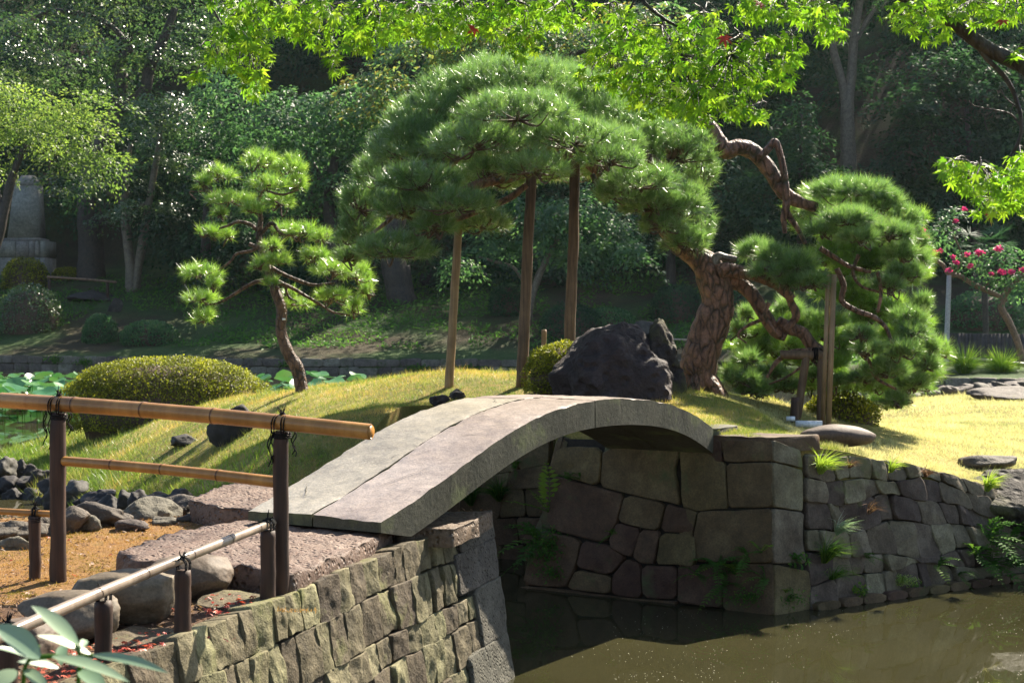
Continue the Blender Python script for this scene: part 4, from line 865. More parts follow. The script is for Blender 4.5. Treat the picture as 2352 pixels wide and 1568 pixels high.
dome = [(1190, 205, 165, 80, 0), (1070, 235, 130, 85, .2), (1310, 235, 130, 85, .2), (1190, 260, 150, 60, -.9), (1000, 290, 130, 85, .1), (1400, 290, 120, 75, .1), (950, 345, 110, 90, -.1), (1090, 330, 120, 55, -.9), (1320, 320, 130, 55, -.8), (880, 400, 75, 65, .1),
        (960, 420, 110, 55, -.7), (1230, 385, 95, 45, -1.0), (1480, 330, 110, 65, .1), (1560, 350, 95, 70, 0), (1610, 405, 50, 65, .2), (930, 480, 90, 60, -.5), (1050, 470, 100, 45, -.9), (825, 535, 62, 65, .2), (905, 575, 100, 50, -.6), (1110, 515, 75, 45, .3), (1470, 420, 100, 50, -.7), (1550, 470, 90, 60, -.4), (1610, 520, 42, 70, .1), (1400, 365, 90, 40, -.9), (1130, 390, 60, 40, -.8),
        (800, 590, 38, 35, .3), (1130, 180, 100, 55, .5), (1270, 180, 100, 50, .6), (1220, 395, 110, 48, .45), (1280, 335, 110, 55, .5), (1130, 410, 90, 45, .4), (1250, 285, 120, 50, .6), (1160, 355, 110, 50, .5), (1345, 350, 90, 50, .5), (1210, 395, 110, 45, 1.25), (1100, 410, 110, 50, 1.1), (1000, 440, 100, 55, 1.0), (1320, 390, 100, 40, 1.2), (1150, 320, 140, 55, 1.2), (900, 480, 80, 55, .9), (1050, 490, 90, 40, .8), (1420, 390, 90, 45, 1.0), (1300, 300, 130, 55, 1.25), (1000, 520, 60, 40, -.7), (1570, 560, 60, 35, -.3), (870, 460, 60, 55, .4), (1500, 468, 90, 52, -.5), (1435, 445, 85, 42, -.55), (1590, 555, 48, 50, -.3), (1525, 520, 68, 40, -.45), (1400, 330, 90, 50, -.3), (1020, 350, 100, 60, -.2), (830, 470, 60, 60, .1)]
for q, (x, y, rx, ry, dz) in enumerate(dome):
    d = PD+dz*1.7; s = d/F; pine_pad(BP, tw, U(x, y, d), (rx*s, rx*s*.95, ry*s), 400, 46, .145, .0052, 'needle', .45, .40, q, .8)
ball = [(1080, 165, 225, 78, .0), (1250, 240, 150, 90, .1), (1390, 340, 120, 95, .2), (900, 290, 120, 60, .3), (1080, 330, 170, 70, -.8), (1290, 410, 160, 80, -.5), (910, 400, 110, 60, -.6), (1120, 440, 130, 55, -.9), (1450, 460, 90, 95, .1), (1490, 575, 80, 75, .2), (1370, 530, 110, 75, -.5), (1400, 650, 120, 80, -.2), (1300, 720, 110, 60, -.4),
        (520, 525, 115, 80, 0), (640, 560, 120, 90, -.3), (780, 600, 125, 80, -.5), (600, 640, 110, 45, -.5), (850, 700, 110, 60, -.7), (720, 700, 100, 50, -.5), (1500, 840, 80, 75, .3), (1420, 910, 115, 70, .0), (1140, 1010, 95, 65, -.7), (1450, 1000, 105, 70, -.2), (1545, 1070, 65, 85, .2), (1180, 1100, 110, 55, -.6), (1380, 1110, 130, 70, -.4), (1520, 1180, 90, 85, .2),
        (1290, 1220, 145, 75, -.2), (1440, 1290, 110, 75, .1), (1340, 1400, 85, 75, 0), (1150, 1270, 115, 45, .4), (1000, 1290, 105, 45, .6), (470, 1160, 95, 50, .2), (430, 1260, 115, 60, .1), (620, 1230, 95, 45, .3), (520, 1330, 115, 45, .2), (700, 1310, 105, 45, .5), (870, 1240, 95, 38, .6), (430, 985, 55, 55, .5), (470, 890, 50, 45, .7),
        (700, 880, 120, 90, 1.1), (850, 950, 110, 80, 1.0), (1100, 780, 130, 100, 1.0), (1200, 900, 130, 80, 1.1), (600, 1080, 110, 70, .9), (980, 1130, 110, 60, 1.0), (1200, 580, 100, 80, .8)]
for q, (a, b_, rx, ry, dz) in enumerate(ball):
    x, y = q2(a, b_); d = PD+.1+dz; s = .3907*d/F*1.12; pine_pad(BP, tw, U(x, y, d), (rx*s, rx*s*.85, ry*s), 700, 44, .15, .0054, 'needle', .55, .45, 60+q, .7)
from itertools import count
OUT = [(830, 180), (1080, 110), (1300, 180), (1470, 330), (1540, 560), (1570, 850), (1500, 950), (1590, 1080), (1590, 1280), (1460, 1400), (1340, 1460), (1150, 1310), (900, 1330), (700, 1380), (420, 1380), (310, 1280), (440, 1120), (420, 980), (450, 880), (700, 950), (880, 800), (900, 600), (800, 350)]
got = 0
while got < 95:
    a, b_ = rng.uniform(300, 1600), rng.uniform(150, 1440)
    if not inside(np.array([a]), np.array([b_]), OUT)[0]: continue
    x, y = q2(a, b_); d = PD+rng.uniform(.6, 1.5); s = .3907*d/F; got += 1
    pine_pad(BP, tw, U(x, y, d), (120*s, 100*s, 75*s), 420, 42, .15, .0054, 'needle_light', .5, .5, 300+got, .6, 5)  # paler needles here paint the backlight of the rear crown into the colour
tw.build('twigs', M['twig'], BP, kind='stuff')

# --- small pine on the mound ------------------------------------------------
SD = 22.6
q3 = lambda a, b: (374.3+a*.3906, 306.3+b*.3906)
SP = thing('pine_tree', 'slim young pine with open cloud-like tufts and a curved trunk on the mound crest', 'tree', U(692, 896, SD))
def limb3(pts, name='branch', n=40, seg=10, rough=.12):
    P = [U(*q3(a, b_), SD+(e[0] if e else 0)) for a, b_, r, *e in pts]; R = [p[2]*.3906*SD/F for p in pts]; V, Fs = tube(P, R, n, seg, rough, 9., int(pts[0][0])); MB().add(V, Fs).build(name, M['bark_small'], SP, True)
limb3([(822, 1560, 44), (815, 1500, 40), (788, 1380, 38), (728, 1270, 36), (692, 1150, 32), (698, 1040, 32), (662, 930, 28), (622, 810, 24), (582, 700, 20), (564, 600, 18), (575, 500, 15), (562, 400, 11), (600, 300, 7)], 'trunk', 100, 20, .12)
for pts in [[(570, 590, 11), (520, 540, 12), (450, 520, 10), (390, 540, 8), (330, 560, 6)], [(575, 590, 12), (640, 530, 12), (695, 590, 9), (780, 600, 7)], [(560, 672, 14), (505, 650, 10)], [(560, 668, 10), (520, 690, 9), (430, 710, 8), (400, 750, 7), (330, 800, 6), (260, 830, 4)],
            [(655, 862, 12), (560, 870, 11), (490, 900, 10), (420, 945, 9), (330, 995, 7), (240, 1010, 5)], [(640, 790, 13), (700, 825, 13), (780, 858, 11), (880, 890, 9), (1010, 880, 6)], [(670, 868, 13), (760, 910, 12), (830, 950, 10), (900, 990, 9), (1000, 1050, 6), (1100, 1070, 4)], [(562, 430, 9), (450, 400, 8), (330, 345, 6), (210, 340, 4)],
            [(590, 330, 8), (700, 360, 7), (800, 330, 5)], [(720, 900, 8), (740, 960, 7), (790, 990, 5)], [(900, 890, 7), (980, 920, 6), (1020, 990, 5), (1060, 1010, 4)], [(590, 720, 8), (680, 640, 8), (760, 590, 6), (850, 590, 5)], [(205, 345, 3), (155, 345, 3), (195, 390, 2)]]: limb3(pts)
tw = MB()
sp_ = [(560, 165, 125, 78, 0), (750, 200, 105, 85, .1), (330, 245, 100, 62, .1), (225, 290, 58, 36, 0), (610, 300, 125, 55, -.3), (790, 300, 75, 75, .1), (390, 390, 150, 50, -.1), (530, 455, 85, 50, -.3), (690, 405, 90, 60, .1), (340, 470, 50, 38, -.1), (260, 590, 78, 50, 0), (375, 600, 48, 52, .1), (225, 820, 125, 62, 0), (290, 890, 55, 42, -.1), (220, 970, 110, 50, 0), (240, 1085, 72, 70, 0),
       (640, 660, 65, 50, -.3), (560, 780, 62, 62, -.3), (690, 750, 95, 55, -.2), (800, 580, 105, 60, .1), (930, 610, 80, 58, .2), (890, 720, 95, 58, 0), (640, 880, 66, 38, -.3), (790, 1000, 100, 48, .1), (1000, 800, 125, 60, -.1), (1135, 830, 115, 78, .1), (1200, 930, 55, 60, .1), (1000, 960, 110, 50, 0), (1115, 1030, 62, 85, .1), (750, 950, 62, 42, .2), (700, 560, 60, 40, .3)]
for q, (a, b_, rx, ry, dz) in enumerate(sp_):
    x, y = q3(a, b_); d = SD+dz*1.5; s = .3906*d/F*1.12; pine_pad(SP, tw, U(x, y, d), (rx*s, rx*s*.85, ry*s), 300, 44, .155, .0058, 'needle_light', .5, .55, 130+q, .7, 8)
tw.build('twigs', M['twig'], SP, kind='stuff')
mb = MB(); mb.add(*box(U(652, 733, SD-.135), (.05, .012, .03))); o = mb.build('name_tag', M['white'], SP)

# props -----------------------------------------------------------------
def pole(name, label, top, bot, r, d, mat='pole', cat='pole', n=18, taper=.88):
    a, b_ = U(*bot, d), U(*top, d); P = np.linspace(a-[0, 0, .15], b_, n); P = P+np.cumsum(rng.normal(0, .0025, (n, 3)), 0)*[1, 1, 0]
    V, Fs = tube(P, np.linspace(r, r*taper, n), None, 14, .07, 6., int(bot[0])); o = MB().add(V, Fs).build(name, M[mat], smooth=True); place_origin(o, a); return solo(o, label, cat)
pole('prop_pole', 'pale peeled prop pole with knots, leftmost under the big pine', (1056, 490), (1031, 876), .058, 19.3)
pole('prop_pole', 'stout weathered prop pole in the middle under the big pine', (1221, 380), (1197, 866), .072, 18.9, 'pole_dark')
pole('prop_pole', 'tall dark prop pole rising behind the small azalea', (1324, 310), (1306, 872), .070, 19.0, 'pole_dark')
pole('stake', 'short pale stake standing behind the small azalea', (1248, 757), (1246, 868), .036, 19.4, 'pole', 'stake')
# plank pole by the right half: two boards side by side
a, b_ = U(1896, 985, 18.2), U(1909, 630, 18.2)
PP = thing('plank_pole', 'tall pole of two narrow boards in front of the right pine foliage', 'pole', a)
for dx, w_, dp in ((-.035, .045, 0), (.03, .062, -.012)):
    mb = MB(); ax = nrm(b_-a); s = np.array([1., 0, 0]); f = np.array([0, 1., 0]); P0, P1 = a+s*dx-ax*.15, b_+s*dx
    V = np.array([p+s*w_*.5*i+f*(.022*j+dp) for p in (P0, P1) for i, j in ((-1, -1), (1, -1), (1, 1), (-1, 1))]); mb.add(V, np.array([[0, 1, 5, 4], [1, 2, 6, 5], [2, 3, 7, 6], [3, 0, 4, 7], [4, 5, 6, 7], [3, 2, 1, 0]])); mb.build('board', M['pole'], PP)
TS = thing('trestle_prop', 'dark log trestle carrying a branch of the right pine', 'prop', U(1850, 965, 18.5))
for pts, r, nm in (([(1852, 818), (1830, 968)], .055, 'leg'), ([(1886, 818), (1884, 985)], .05, 'leg'), ([(1793, 814), (1900, 817)], .06, 'crossbeam')):
    P = np.linspace(U(*pts[0], 18.5), U(*pts[1], 18.5), 10); V, Fs = tube(P, r*.9, None, 14, .06, 7.); MB().add(V, Fs).build(nm, M['pole_dark'], TS, True)
mb = MB(); th = np.linspace(0, 2*np.pi, 20)
for kx in (-.02, 0, .02): V, Fs = tube(U(1872, 812, 18.5)+np.stack([np.full(20, kx), .07*np.cos(th), .075*np.sin(th)], -1), .008, None, 6); mb.add(V, Fs)
mb.build('rope_tie', M['rope'], TS)
pole('stake', 'short dark red-brown stake beside the leaning trestle leg', (1829, 912), (1822, 968), .05, 17.9, 'post', 'stake', 8, 1.)
for (x, y, wd, hh, dd, lab) in [(1858, 973, .30, .085, 17.5, 'longer white board lying at the foot of the trestle'), (1816, 961, .10, .06, 17.7, 'short white board left of the dark stake')]:
    c = U(x, y, dd); mb = MB(); mb.add(*box(c, (wd, .10, hh*.8), -.15)); o = mb.build('white_board', M['white']); place_origin(o, c-[0, 0, hh*.4]); solo(o, lab, 'board')
# ------------------------------------------------------------------ woodland across the pond
def crown_cards(ells, n_total, leaf, droop=.4, spray=.75, per=42, up=.8, wl=.5, thin=.12, tone0=.45, shell=.42):
    """foliage: flattened leaf sprays spread through a set of ellipsoids (center, radii)"""
    vol = np.array([r[0]*r[2]+r[0]*r[1]*.6 for c, r in ells]); ns = np.maximum(1, (vol/vol.sum()*n_total/per)).astype(int); Vs, Fs, Ts = [], [], []; off = 0
    for (c, r), k in zip(ells, ns):
        D = randu(k); rad = rng.uniform(0, 1, k)**shell; C = c+D*r*rad[:, None]*(1+.15*vnoise(D*2.5+c, 3))[:, None]
        A = nrm(D*.55+np.array([0, 0, up])+randu(k)*.35)
        An = np.repeat(A, per, 0); m = len(An); a = nrm(np.cross(An, randu(m))); q = np.sqrt(rng.uniform(0, 1, m))*spray*np.repeat(rng.uniform(.6, 1.3, k), per)
        P = np.repeat(C, per, 0)+a*q[:, None]+An*rng.normal(0, thin, m)[:, None]; P[:, 2] -= droop*q*q/spray
        N = nrm(An+randu(m)*.55); T = nrm(a*.7+randu(m)*.5-np.array([0, 0, droop*1.3]))
        V, Fc = cards(P, N, T, leaf*rng.uniform(.6, 1.3, m), leaf*wl)
        t = np.clip(np.repeat(rng.normal(tone0, .18, k), per)+rng.normal(0, .15, m), 0, 1); Vs.append(V); Fs.append(Fc+off); Ts.append(np.repeat(t, 4)); off += len(V)
    return np.concatenate(Vs), np.concatenate(Fs), np.concatenate(Ts)
def ells_px(L, d, rz=.8):
    out = []
    for e in L:
        x, y, rx, ry = e[:4]; dd = d+(e[4] if len(e) > 4 else rng.uniform(-1.5, 1.5)); s = dd/F; out.append((U(x, y, dd), np.array([rx*s, rx*s*rz, ry*s])))
    return out
def far_tree(name, label, base, d, ells, n, leaf, mat, trunks=(), bark='bark_dark', group=None, dz=0, **kw):
    b = hitfar(*base) if d is None else None
    d = b[1] if d is None else d; b = U(base[0], base[1], d)
    T = thing(name, label, 'tree', b, group)
    V, Fc, t = crown_cards(ells_px(ells, d), int(n*.8), leaf*1.35, **kw); MB().add(V, Fc, t).build('crown', M[mat], T)
    for q, pts in enumerate(trunks):
        P = [U(x, y, d+(e[0] if e else 0)) for x, y, r, *e in pts]; R = [p[2]*d/F for p in pts]
        V, Fs = tube(P, R, max(14, len(P)*7), 12, .08, 1.5, q); MB().add(V, Fs).build('trunk' if q == 0 else 'limb', M[bark], T, True)
    return T
far_tree('maple_tree', 'feathery yellow-green tree spreading over the stone monument', (-60, 660), 76, [(40, 250, 150, 60), (180, 250, 110, 50), (-60, 300, 150, 80), (100, 318, 150, 50), (230, 300, 60, 40), (-40, 345, 80, 32), (170, 380, 90, 35), (250, 375, 70, 30), (-40, 200, 110, 40)], 15000, .15, 'light_leaf',
         [[(-60, 680, 14), (-10, 560, 13), (10, 480, 12), (30, 400, 9), (60, 330, 6)], [(10, 490, 8), (-20, 400, 7), (-30, 330, 5)]], droop=.25, spray=1.3, per=90, thin=.07)
far_tree('broadleaf_tree', 'tall greyish tree with dark twisting limbs filling the upper left', (205, 640), None, [(60, 60, 150, 70), (230, 50, 150, 60), (400, 60, 130, 70), (320, 130, 120, 50), (130, 150, 160, 50), (450, 130, 90, 50), (20, 130, 110, 60), (380, -60, 160, 60), (180, -60, 160, 60), (250, 200, 90, 30), (520, 30, 90, 80), (60, 200, 110, 30)], 20000, .19, 'glossy_leaf',
         [[(210, 650, 34), (208, 560, 29), (205, 450, 27), (225, 350, 22), (262, 270, 17), (280, 180, 14), (270, 155, 12), (300, 110, 10)], [(262, 260, 12), (330, 210, 14), (342, 160, 13), (372, 100, 11), (402, 20, 8)], [(215, 540, 14), (250, 480, 12), (270, 420, 9), (290, 380, 6)], [(300, 110, 7), (240, 50, 6), (130, 25, 6), (80, 40, 4)]], droop=.3, spray=1.2, per=70, thin=.08)
far_tree('camellia_tree', 'glossy-leaved tree with two pale stems leaning apart from one base', (300, 668), None, [(370, 240, 90, 40), (420, 300, 75, 40), (330, 300, 70, 40), (430, 250, 60, 40), (380, 380, 100, 30), (300, 420, 80, 25), (440, 380, 60, 25), (250, 430, 60, 25), (330, 480, 110, 28), (260, 500, 50, 18), (400, 470, 70, 25), (150, 420, 70, 25)], 12000, .16, 'glossy_leaf',
         [[(303, 680, 16), (300, 620, 12), (292, 550, 11), (285, 470, 10), (290, 400, 7), (300, 330, 5)], [(308, 670, 13), (318, 610, 10), (332, 530, 10), (345, 450, 8), (362, 350, 7), (370, 290, 5)], [(290, 480, 6), (265, 450, 6), (245, 445, 4)], [(300, 480, 4), (330, 470, 4), (350, 450, 3)]], 'bark_grey', droop=.2, spray=.9, per=60, thin=.08)
far_tree('broadleaf_tree', 'blue-green tree with hanging leaves between the young pine and the big pine', (760, 660), 88, [(600, 250, 120, 70), (740, 230, 120, 70), (860, 220, 110, 60), (680, 330, 130, 60), (820, 320, 110, 60), (560, 350, 90, 60), (750, 420, 110, 50), (640, 450, 90, 60), (860, 420, 60, 60), (520, 180, 90, 60), (540, 470, 70, 60)], 17000, .24, 'mid_leaf',
         [[(770, 670, 20), (765, 560, 16), (755, 460, 13), (770, 360, 9)], [(760, 450, 8), (720, 380, 6), (690, 330, 4)]], droop=.8, spray=1.4, per=80, thin=.08)
far_tree('cherry_tree', 'cherry with bronze-tipped drooping leaves and a gnarled forked trunk behind the big pine', (918, 690), None, [(950, 110, 110, 35), (1080, 120, 130, 35), (880, 180, 90, 35), (1000, 190, 130, 40), (1350, 80, 150, 35), (1240, 60, 130, 30), (1440, 130, 110, 30), (1130, 60, 130, 30), (850, 250, 70, 40), (900, 320, 70, 40), (1420, 190, 90, 40), (1500, 90, 80, 30), (1000, 30, 130, 40), (1480, 30, 120, 30)], 20000, .24, 'cherry_leaf',
         [[(925, 700, 34), (915, 660, 30), (905, 610, 30), (900, 540, 26), (930, 450, 20), (980, 350, 15), (1030, 230, 10), (1080, 130, 6)], [(940, 700, 14), (935, 650, 12), (930, 610, 12)], [(930, 450, 12), (900, 360, 9), (880, 260, 6)], [(990, 340, 10), (1150, 220, 9), (1300, 130, 7), (1420, 110, 4)]], droop=.8, spray=1.4, per=80, thin=.08, up=1.)
far_tree('broadleaf_tree', 'low spreading tree on a slanting thin stem seen between the prop poles', (1216, 752), None, [(1290, 480, 90, 45), (1380, 470, 80, 50), (1410, 540, 70, 45), (1240, 540, 70, 40), (1150, 560, 60, 40), (1330, 570, 90, 35), (1450, 570, 50, 30), (1110, 500, 60, 45), (1480, 590, 30, 18), (1060, 600, 50, 30), (1200, 470, 70, 40)], 11000, .20, 'mid_leaf',
         [[(1212, 760, 9), (1218, 700, 8), (1235, 640, 8), (1258, 590, 7), (1285, 540, 5)], [(1205, 650, 4), (1180, 615, 4), (1150, 605, 3.5), (1100, 590, 3)]], 'bark_grey', droop=.7, spray=.8)
far_tree('forked_tree', 'pale-trunked tree forking high up in the dark wood on the right', (1955, 560), 92, [(1900, -60, 160, 50), (2060, -50, 150, 60), (1780, -40, 120, 50), (1980, -90, 160, 40)], 5000, .28, 'dark_leaf',
         [[(1952, 600, 22), (1950, 430, 19), (1948, 320, 17), (1946, 250, 16), (1955, 180, 11), (1962, 90, 10), (1975, 0, 9), (1985, -80, 7)], [(1945, 260, 11), (1935, 190, 10), (1915, 120, 9), (1905, 60, 7), (1890, 0, 5)], [(1968, 90, 6), (1990, 50, 5), (2010, 20, 4)]], 'bark_grey')
far_tree('conifer_tree', 'pyramid-shaped dusky green tree standing left of the forked trunk', (1840, 560), 82, [(1840, 250, 45, 40), (1830, 320, 75, 50), (1850, 390, 95, 50), (1780, 430, 90, 50), (1900, 430, 70, 45), (1740, 500, 100, 50), (1850, 490, 90, 50), (1700, 440, 50, 40)], 11000, .20, 'dark_leaf', [[(1838, 560, 8), (1838, 400, 6), (1840, 260, 3)]], tone0=.6)
far_tree('broadleaf_tree', 'dark dense tree filling the upper right behind the red-flowered tree', (2250, 690), 84, [(2150, 200, 120, 90), (2290, 180, 120, 90), (2100, 330, 110, 80), (2230, 330, 130, 80), (2350, 330, 90, 90), (2060, 440, 90, 70), (2180, 460, 110, 70), (2310, 470, 110, 80), (2090, 250, 80, 60)], 17000, .24, 'dark_leaf', [[(2250, 720, 14), (2240, 560, 12), (2230, 400, 9), (2220, 250, 5)]], tone0=.45)
far_tree('broadleaf_tree', 'dim tree at the very top right, behind the maple branch', (2420, 640), 90, [(2300, 60, 120, 60), (2150, 70, 120, 50), (2400, 150, 90, 100), (2380, 300, 90, 80), (2230, 110, 80, 40)], 9000, .24, 'dark_leaf', [[(2420, 660, 12), (2400, 400, 9), (2360, 150, 6)]], tone0=.5)
far_tree('broadleaf_tree', 'dark bushy tree behind the trunk of the big pine', (1560, 690), 84, [(1560, 420, 90, 70), (1640, 360, 80, 70), (1600, 500, 80, 70), (1700, 580, 80, 60), (1540, 560, 60, 60), (1500, 480, 60, 60), (1620, 620, 70, 40)], 9000, .22, 'dark_leaf', [[(1545, 700, 12), (1540, 600, 11), (1545, 500, 8)]], tone0=.45)
far_tree('broadleaf_tree', 'dark tree behind the young pine, with shadowed trunk', (480, 640), 90, [(500, 300, 90, 70), (470, 420, 90, 60), (560, 560, 110, 50), (430, 560, 80, 40), (680, 570, 80, 50), (500, 500, 90, 50)], 8000, .22, 'dark_leaf', [[(470, 650, 14), (475, 520, 11), (480, 400, 8)]], tone0=.4)
# the wood behind, one mass on the hill
ew = []
for q in range(330):
    x = rng.uniform(-48, 48); y = rng.uniform(90, 128); s = y-yw(x); z = hfar(np.array([x]), np.array([y]))[0]; r = rng.uniform(2.4, 4.2); hgt = rng.uniform(2, 9 if x < 8 else 13)
    ew.append((np.array([x, y, z+hgt]), np.array([r, r*.8, r*rng.uniform(.6, .85)])))
for q in range(70):
    x = rng.uniform(-21, 40); y = rng.uniform(86, 92); z = hfar(np.array([x]), np.array([y]))[0]; r = rng.uniform(1.5, 2.8); ew.append((np.array([x, y, z+rng.uniform(.5, 2.5)]), np.array([r, r*.8, r*.6])))
ew = [q for q in ew if not (abs(q[0][0]/q[0][1]*F+CX-50) < 70+q[1][0]*38 and q[0][1] < 103)]     # the clearing in which the monument stands
V, Fc, t = crown_cards(ew, 320000, .34, droop=.5, spray=1.2, tone0=.38, per=36)
o = MB().add(V, Fc, t).build('woodland', M['dark_leaf']); o['kind'] = 'stuff'; o['label'] = 'dense dark wood covering the hill behind the pond'
# undergrowth on the far bank
n = 42000; x = rng.uniform(-42, 40, n); y = yw(x)+2.5+rng.uniform(0, 1, n)**1.2*17; k_ = (n2(x, y, .35, 9)+.25*(y-yw(x)-6)/6) > -.05
x, y = x[k_], y[k_]; z = hfar(x, y); n = len(x); P = np.column_stack([x, y, z+rng.uniform(0, .22, n)])
V, Fc = cards(P, nrm(randu(n)*.8+[0, -.2, .8]), nrm(randu(n)+[0, -.2, .25]), rng.uniform(.14, .36, n), rng.uniform(.05, .12, n)); o = MB().add(V, Fc, np.repeat(np.clip(.5+.4*n2(x, y, .5, 2), 0, 1), 4)).build('undergrowth', M['weed_leaf']); o['kind'] = 'stuff'
# shrubs on the far bank
for x, y, rx, ry, mt, lab in [(58, 660, 52, 38, 'azalea', 'brownish clipped shrub in front of the monument plinth'), (68, 755, 74, 55, 'glossy_leaf', 'big rounded shrub below the monument at the far left edge'), (230, 782, 38, 33, 'mid_leaf', 'small round clipped shrub near the far waterline, left one of two'),
                              (345, 786, 64, 28, 'mid_leaf', 'low wide clipped shrub near the far waterline, beside the small round one'), (152, 640, 30, 15, 'azalea', 'low yellowish shrub left of the broad dark trunk'), (1310, 770, 70, 40, 'dark_leaf', 'dark clipped shrub between the two tall prop poles'),
                              (1170, 720, 45, 40, 'dark_leaf', 'dark round shrub left of the middle prop pole'), (1555, 730, 60, 42, 'dark_leaf', 'clipped dark shrub on the slope left of the big trunk'), (1400, 760, 60, 30, 'mid_leaf', 'green shrub behind the black lava rock'),
                              (1700, 745, 60, 45, 'dark_leaf', 'dark shrub glimpsed between big trunk and right pine'), (640, 640, 60, 26, 'mid_leaf', 'leafy green shrub behind the young pine trunk'), (480, 625, 55, 25, 'mid_leaf', 'broad-leaved shrub left behind the young pine'), (2260, 745, 90, 42, 'mid_leaf', 'large-leaved shrub in front of the dark plank fence')]:
    c = hitfar(x, y); s = c[1]/F; bush('shrub', lab, c-[0, 0, .1], (rx*s, rx*s*.8, ry*s*1.45), 3600, .15, M[mt], False, .8, int(x), None, .3, True, 'shrub')
# boulders and a few stones on the slope
for x, y, sx, sz, lab in [(1502, 800, .9, .9, 'dark upright boulder on the far bank behind the lava rock'), (268, 715, .5, .5, 'grey boulder on the slope below the two-stemmed tree'), (210, 690, 1.6, .35, 'flat grey rock beneath the far bamboo rail'), (1000, 660, .8, .8, 'dim boulder on the slope behind the big pine')]:
    c = hitfar(x, y); rock('boulder', lab, 'boulder', c, (sx, sx*.7, sz), int(x), M['rock'], 4, 12, .08, .1, .25)
# monument
c = hitfar(50, 640); d = c[1]; s = d/F; mz = lambda y: H-(y-YH)*s; X_ = lambda x: (x-CX)*s
MN = thing('stone_monument', 'tapering grey stone monument on a block plinth at the far left', 'monument', (X_(50), d, mz(660)))
def prism(x0, x1, y0, y1, tx0, tx1, dep, dd=0.):
    V = [[X_(x0), d+dd, mz(y1)], [X_(x1), d+dd, mz(y1)], [X_(x1), d+dd+dep, mz(y1)], [X_(x0), d+dd+dep, mz(y1)]]; i_ = (x1-x0-(tx1-tx0))*s*.5
    V += [[X_(tx0), d+dd+i_, mz(y0)], [X_(tx1), d+dd+i_, mz(y0)], [X_(tx1), d+dd+dep-i_, mz(y0)], [X_(tx0), d+dd+dep-i_, mz(y0)]]
    return np.array(V), np.array([[0, 1, 5, 4], [1, 2, 6, 5], [2, 3, 7, 6], [3, 0, 4, 7], [4, 5, 6, 7], [3, 2, 1, 0]])
MB().add(*prism(12, 83, 424, 546, 24, 78, 1.7, .4)).build('shaft', M['monument'], MN); MB().add(*prism(24, 78, 400, 423, 38, 66, 1.3, .6)).build('shaft_cap', M['monument'], MN)
MB().add(*prism(4, 90, 546, 552, 6, 88, 2.1, .2)).build('plinth_cap', M['monument'], MN)
for x0, x1 in ((-52, -2), (0, 34), (36, 64), (66, 78), (80, 90), (92, 105)):
    for y0, y1 in ((553, 590), (591.5, 690)): MB().add(*prism(x0, x1, y0, y1, x0+.3, x1-.3, 2.3)).build('plinth_block', M['monument'], MN)
def rail_fence(name, label, pts, d, posts, r=.045, mat='bamboo_grey', dip=0.):
    T = thing(name, label, 'fence', U(*pts[0], d)); P = [U(x, y, d) for x, y in pts]
    V, Fs = tube(P, r, 24, 10); MB().add(V, Fs).build('rail', M[mat], T, True)
    for x, y0, y1 in posts: V, Fs = tube([U(x, y1+6, d), U(x, y0, d)], r*1.2, None, 10); MB().add(V, Fs).build('post', M['post'], T)
d = hitfar(247, 690)[1]; rail_fence('bamboo_fence', 'distant bamboo rail on two posts beside the two-stemmed tree', [(108, 636), (190, 641), (268, 648)], d, [(113, 640, 675), (247, 648, 688)], .075, 'bark_brown')
rail_fence('bamboo_fence', 'distant low bamboo rail seen just left of the big pine trunk', [(1490, 777), (1540, 779), (1590, 781)], 73.5, [(1500, 780, 806), (1566, 782, 808)], .05)
rail_fence('bamboo_fence', 'long low rail running in front of the dark plank fence on the right', [(2120, 814), (2200, 821), (2290, 829), (2420, 843)], 55, [(2140, 818, 845), (2200, 823, 850), (2268, 829, 858), (2340, 836, 866)], .045)
DF = thing('plank_fence', 'dark upright plank fence behind the rail at the far right', 'fence', U(2240, 832, 60))
for q in range(34):
    x = 2110+q*9.2; a_ = U(x, 764+rng.uniform(-1, 1)+(x-2110)*.012, 60); b_ = U(x, 850, 60); mb = MB(); mb.add(*box([(a_[0]), 60+.02*(q % 2), (a_[2]+b_[2])/2], (.148, .03, a_[2]-b_[2]))); mb.build('plank', M['dark_fence'], DF)
# red-flowered crape myrtle with its pale prop, palm, tussocks
CM = far_tree('crape_myrtle', 'crape myrtle with crimson flower clusters and a crooked reddish trunk', (2350, 862), 57, [(2160, 545, 45, 35, 0), (2225, 600, 60, 26, 0), (2300, 590, 60, 32, 0), (2330, 650, 50, 34, 0), (2190, 500, 40, 22, 0), (2390, 600, 50, 60, 0), (2270, 640, 50, 18, 0)], 3600, .12, 'mid_leaf',
   [[(2352, 880, 8), (2342, 800, 8), (2318, 740, 8), (2300, 705, 8), (2312, 670, 7), (2340, 640, 6), (2380, 600, 5)], [(2312, 690, 5), (2290, 678, 6), (2240, 655, 6), (2205, 634, 6), (2180, 630, 5.5), (2165, 608, 5), (2135, 590, 4)], [(2260, 662, 3), (2290, 625, 3), (2310, 590, 2)], [(2190, 630, 3), (2210, 590, 2.5), (2190, 540, 2)]], 'bark_brown', droop=.2, spray=.35, per=24, thin=.05)
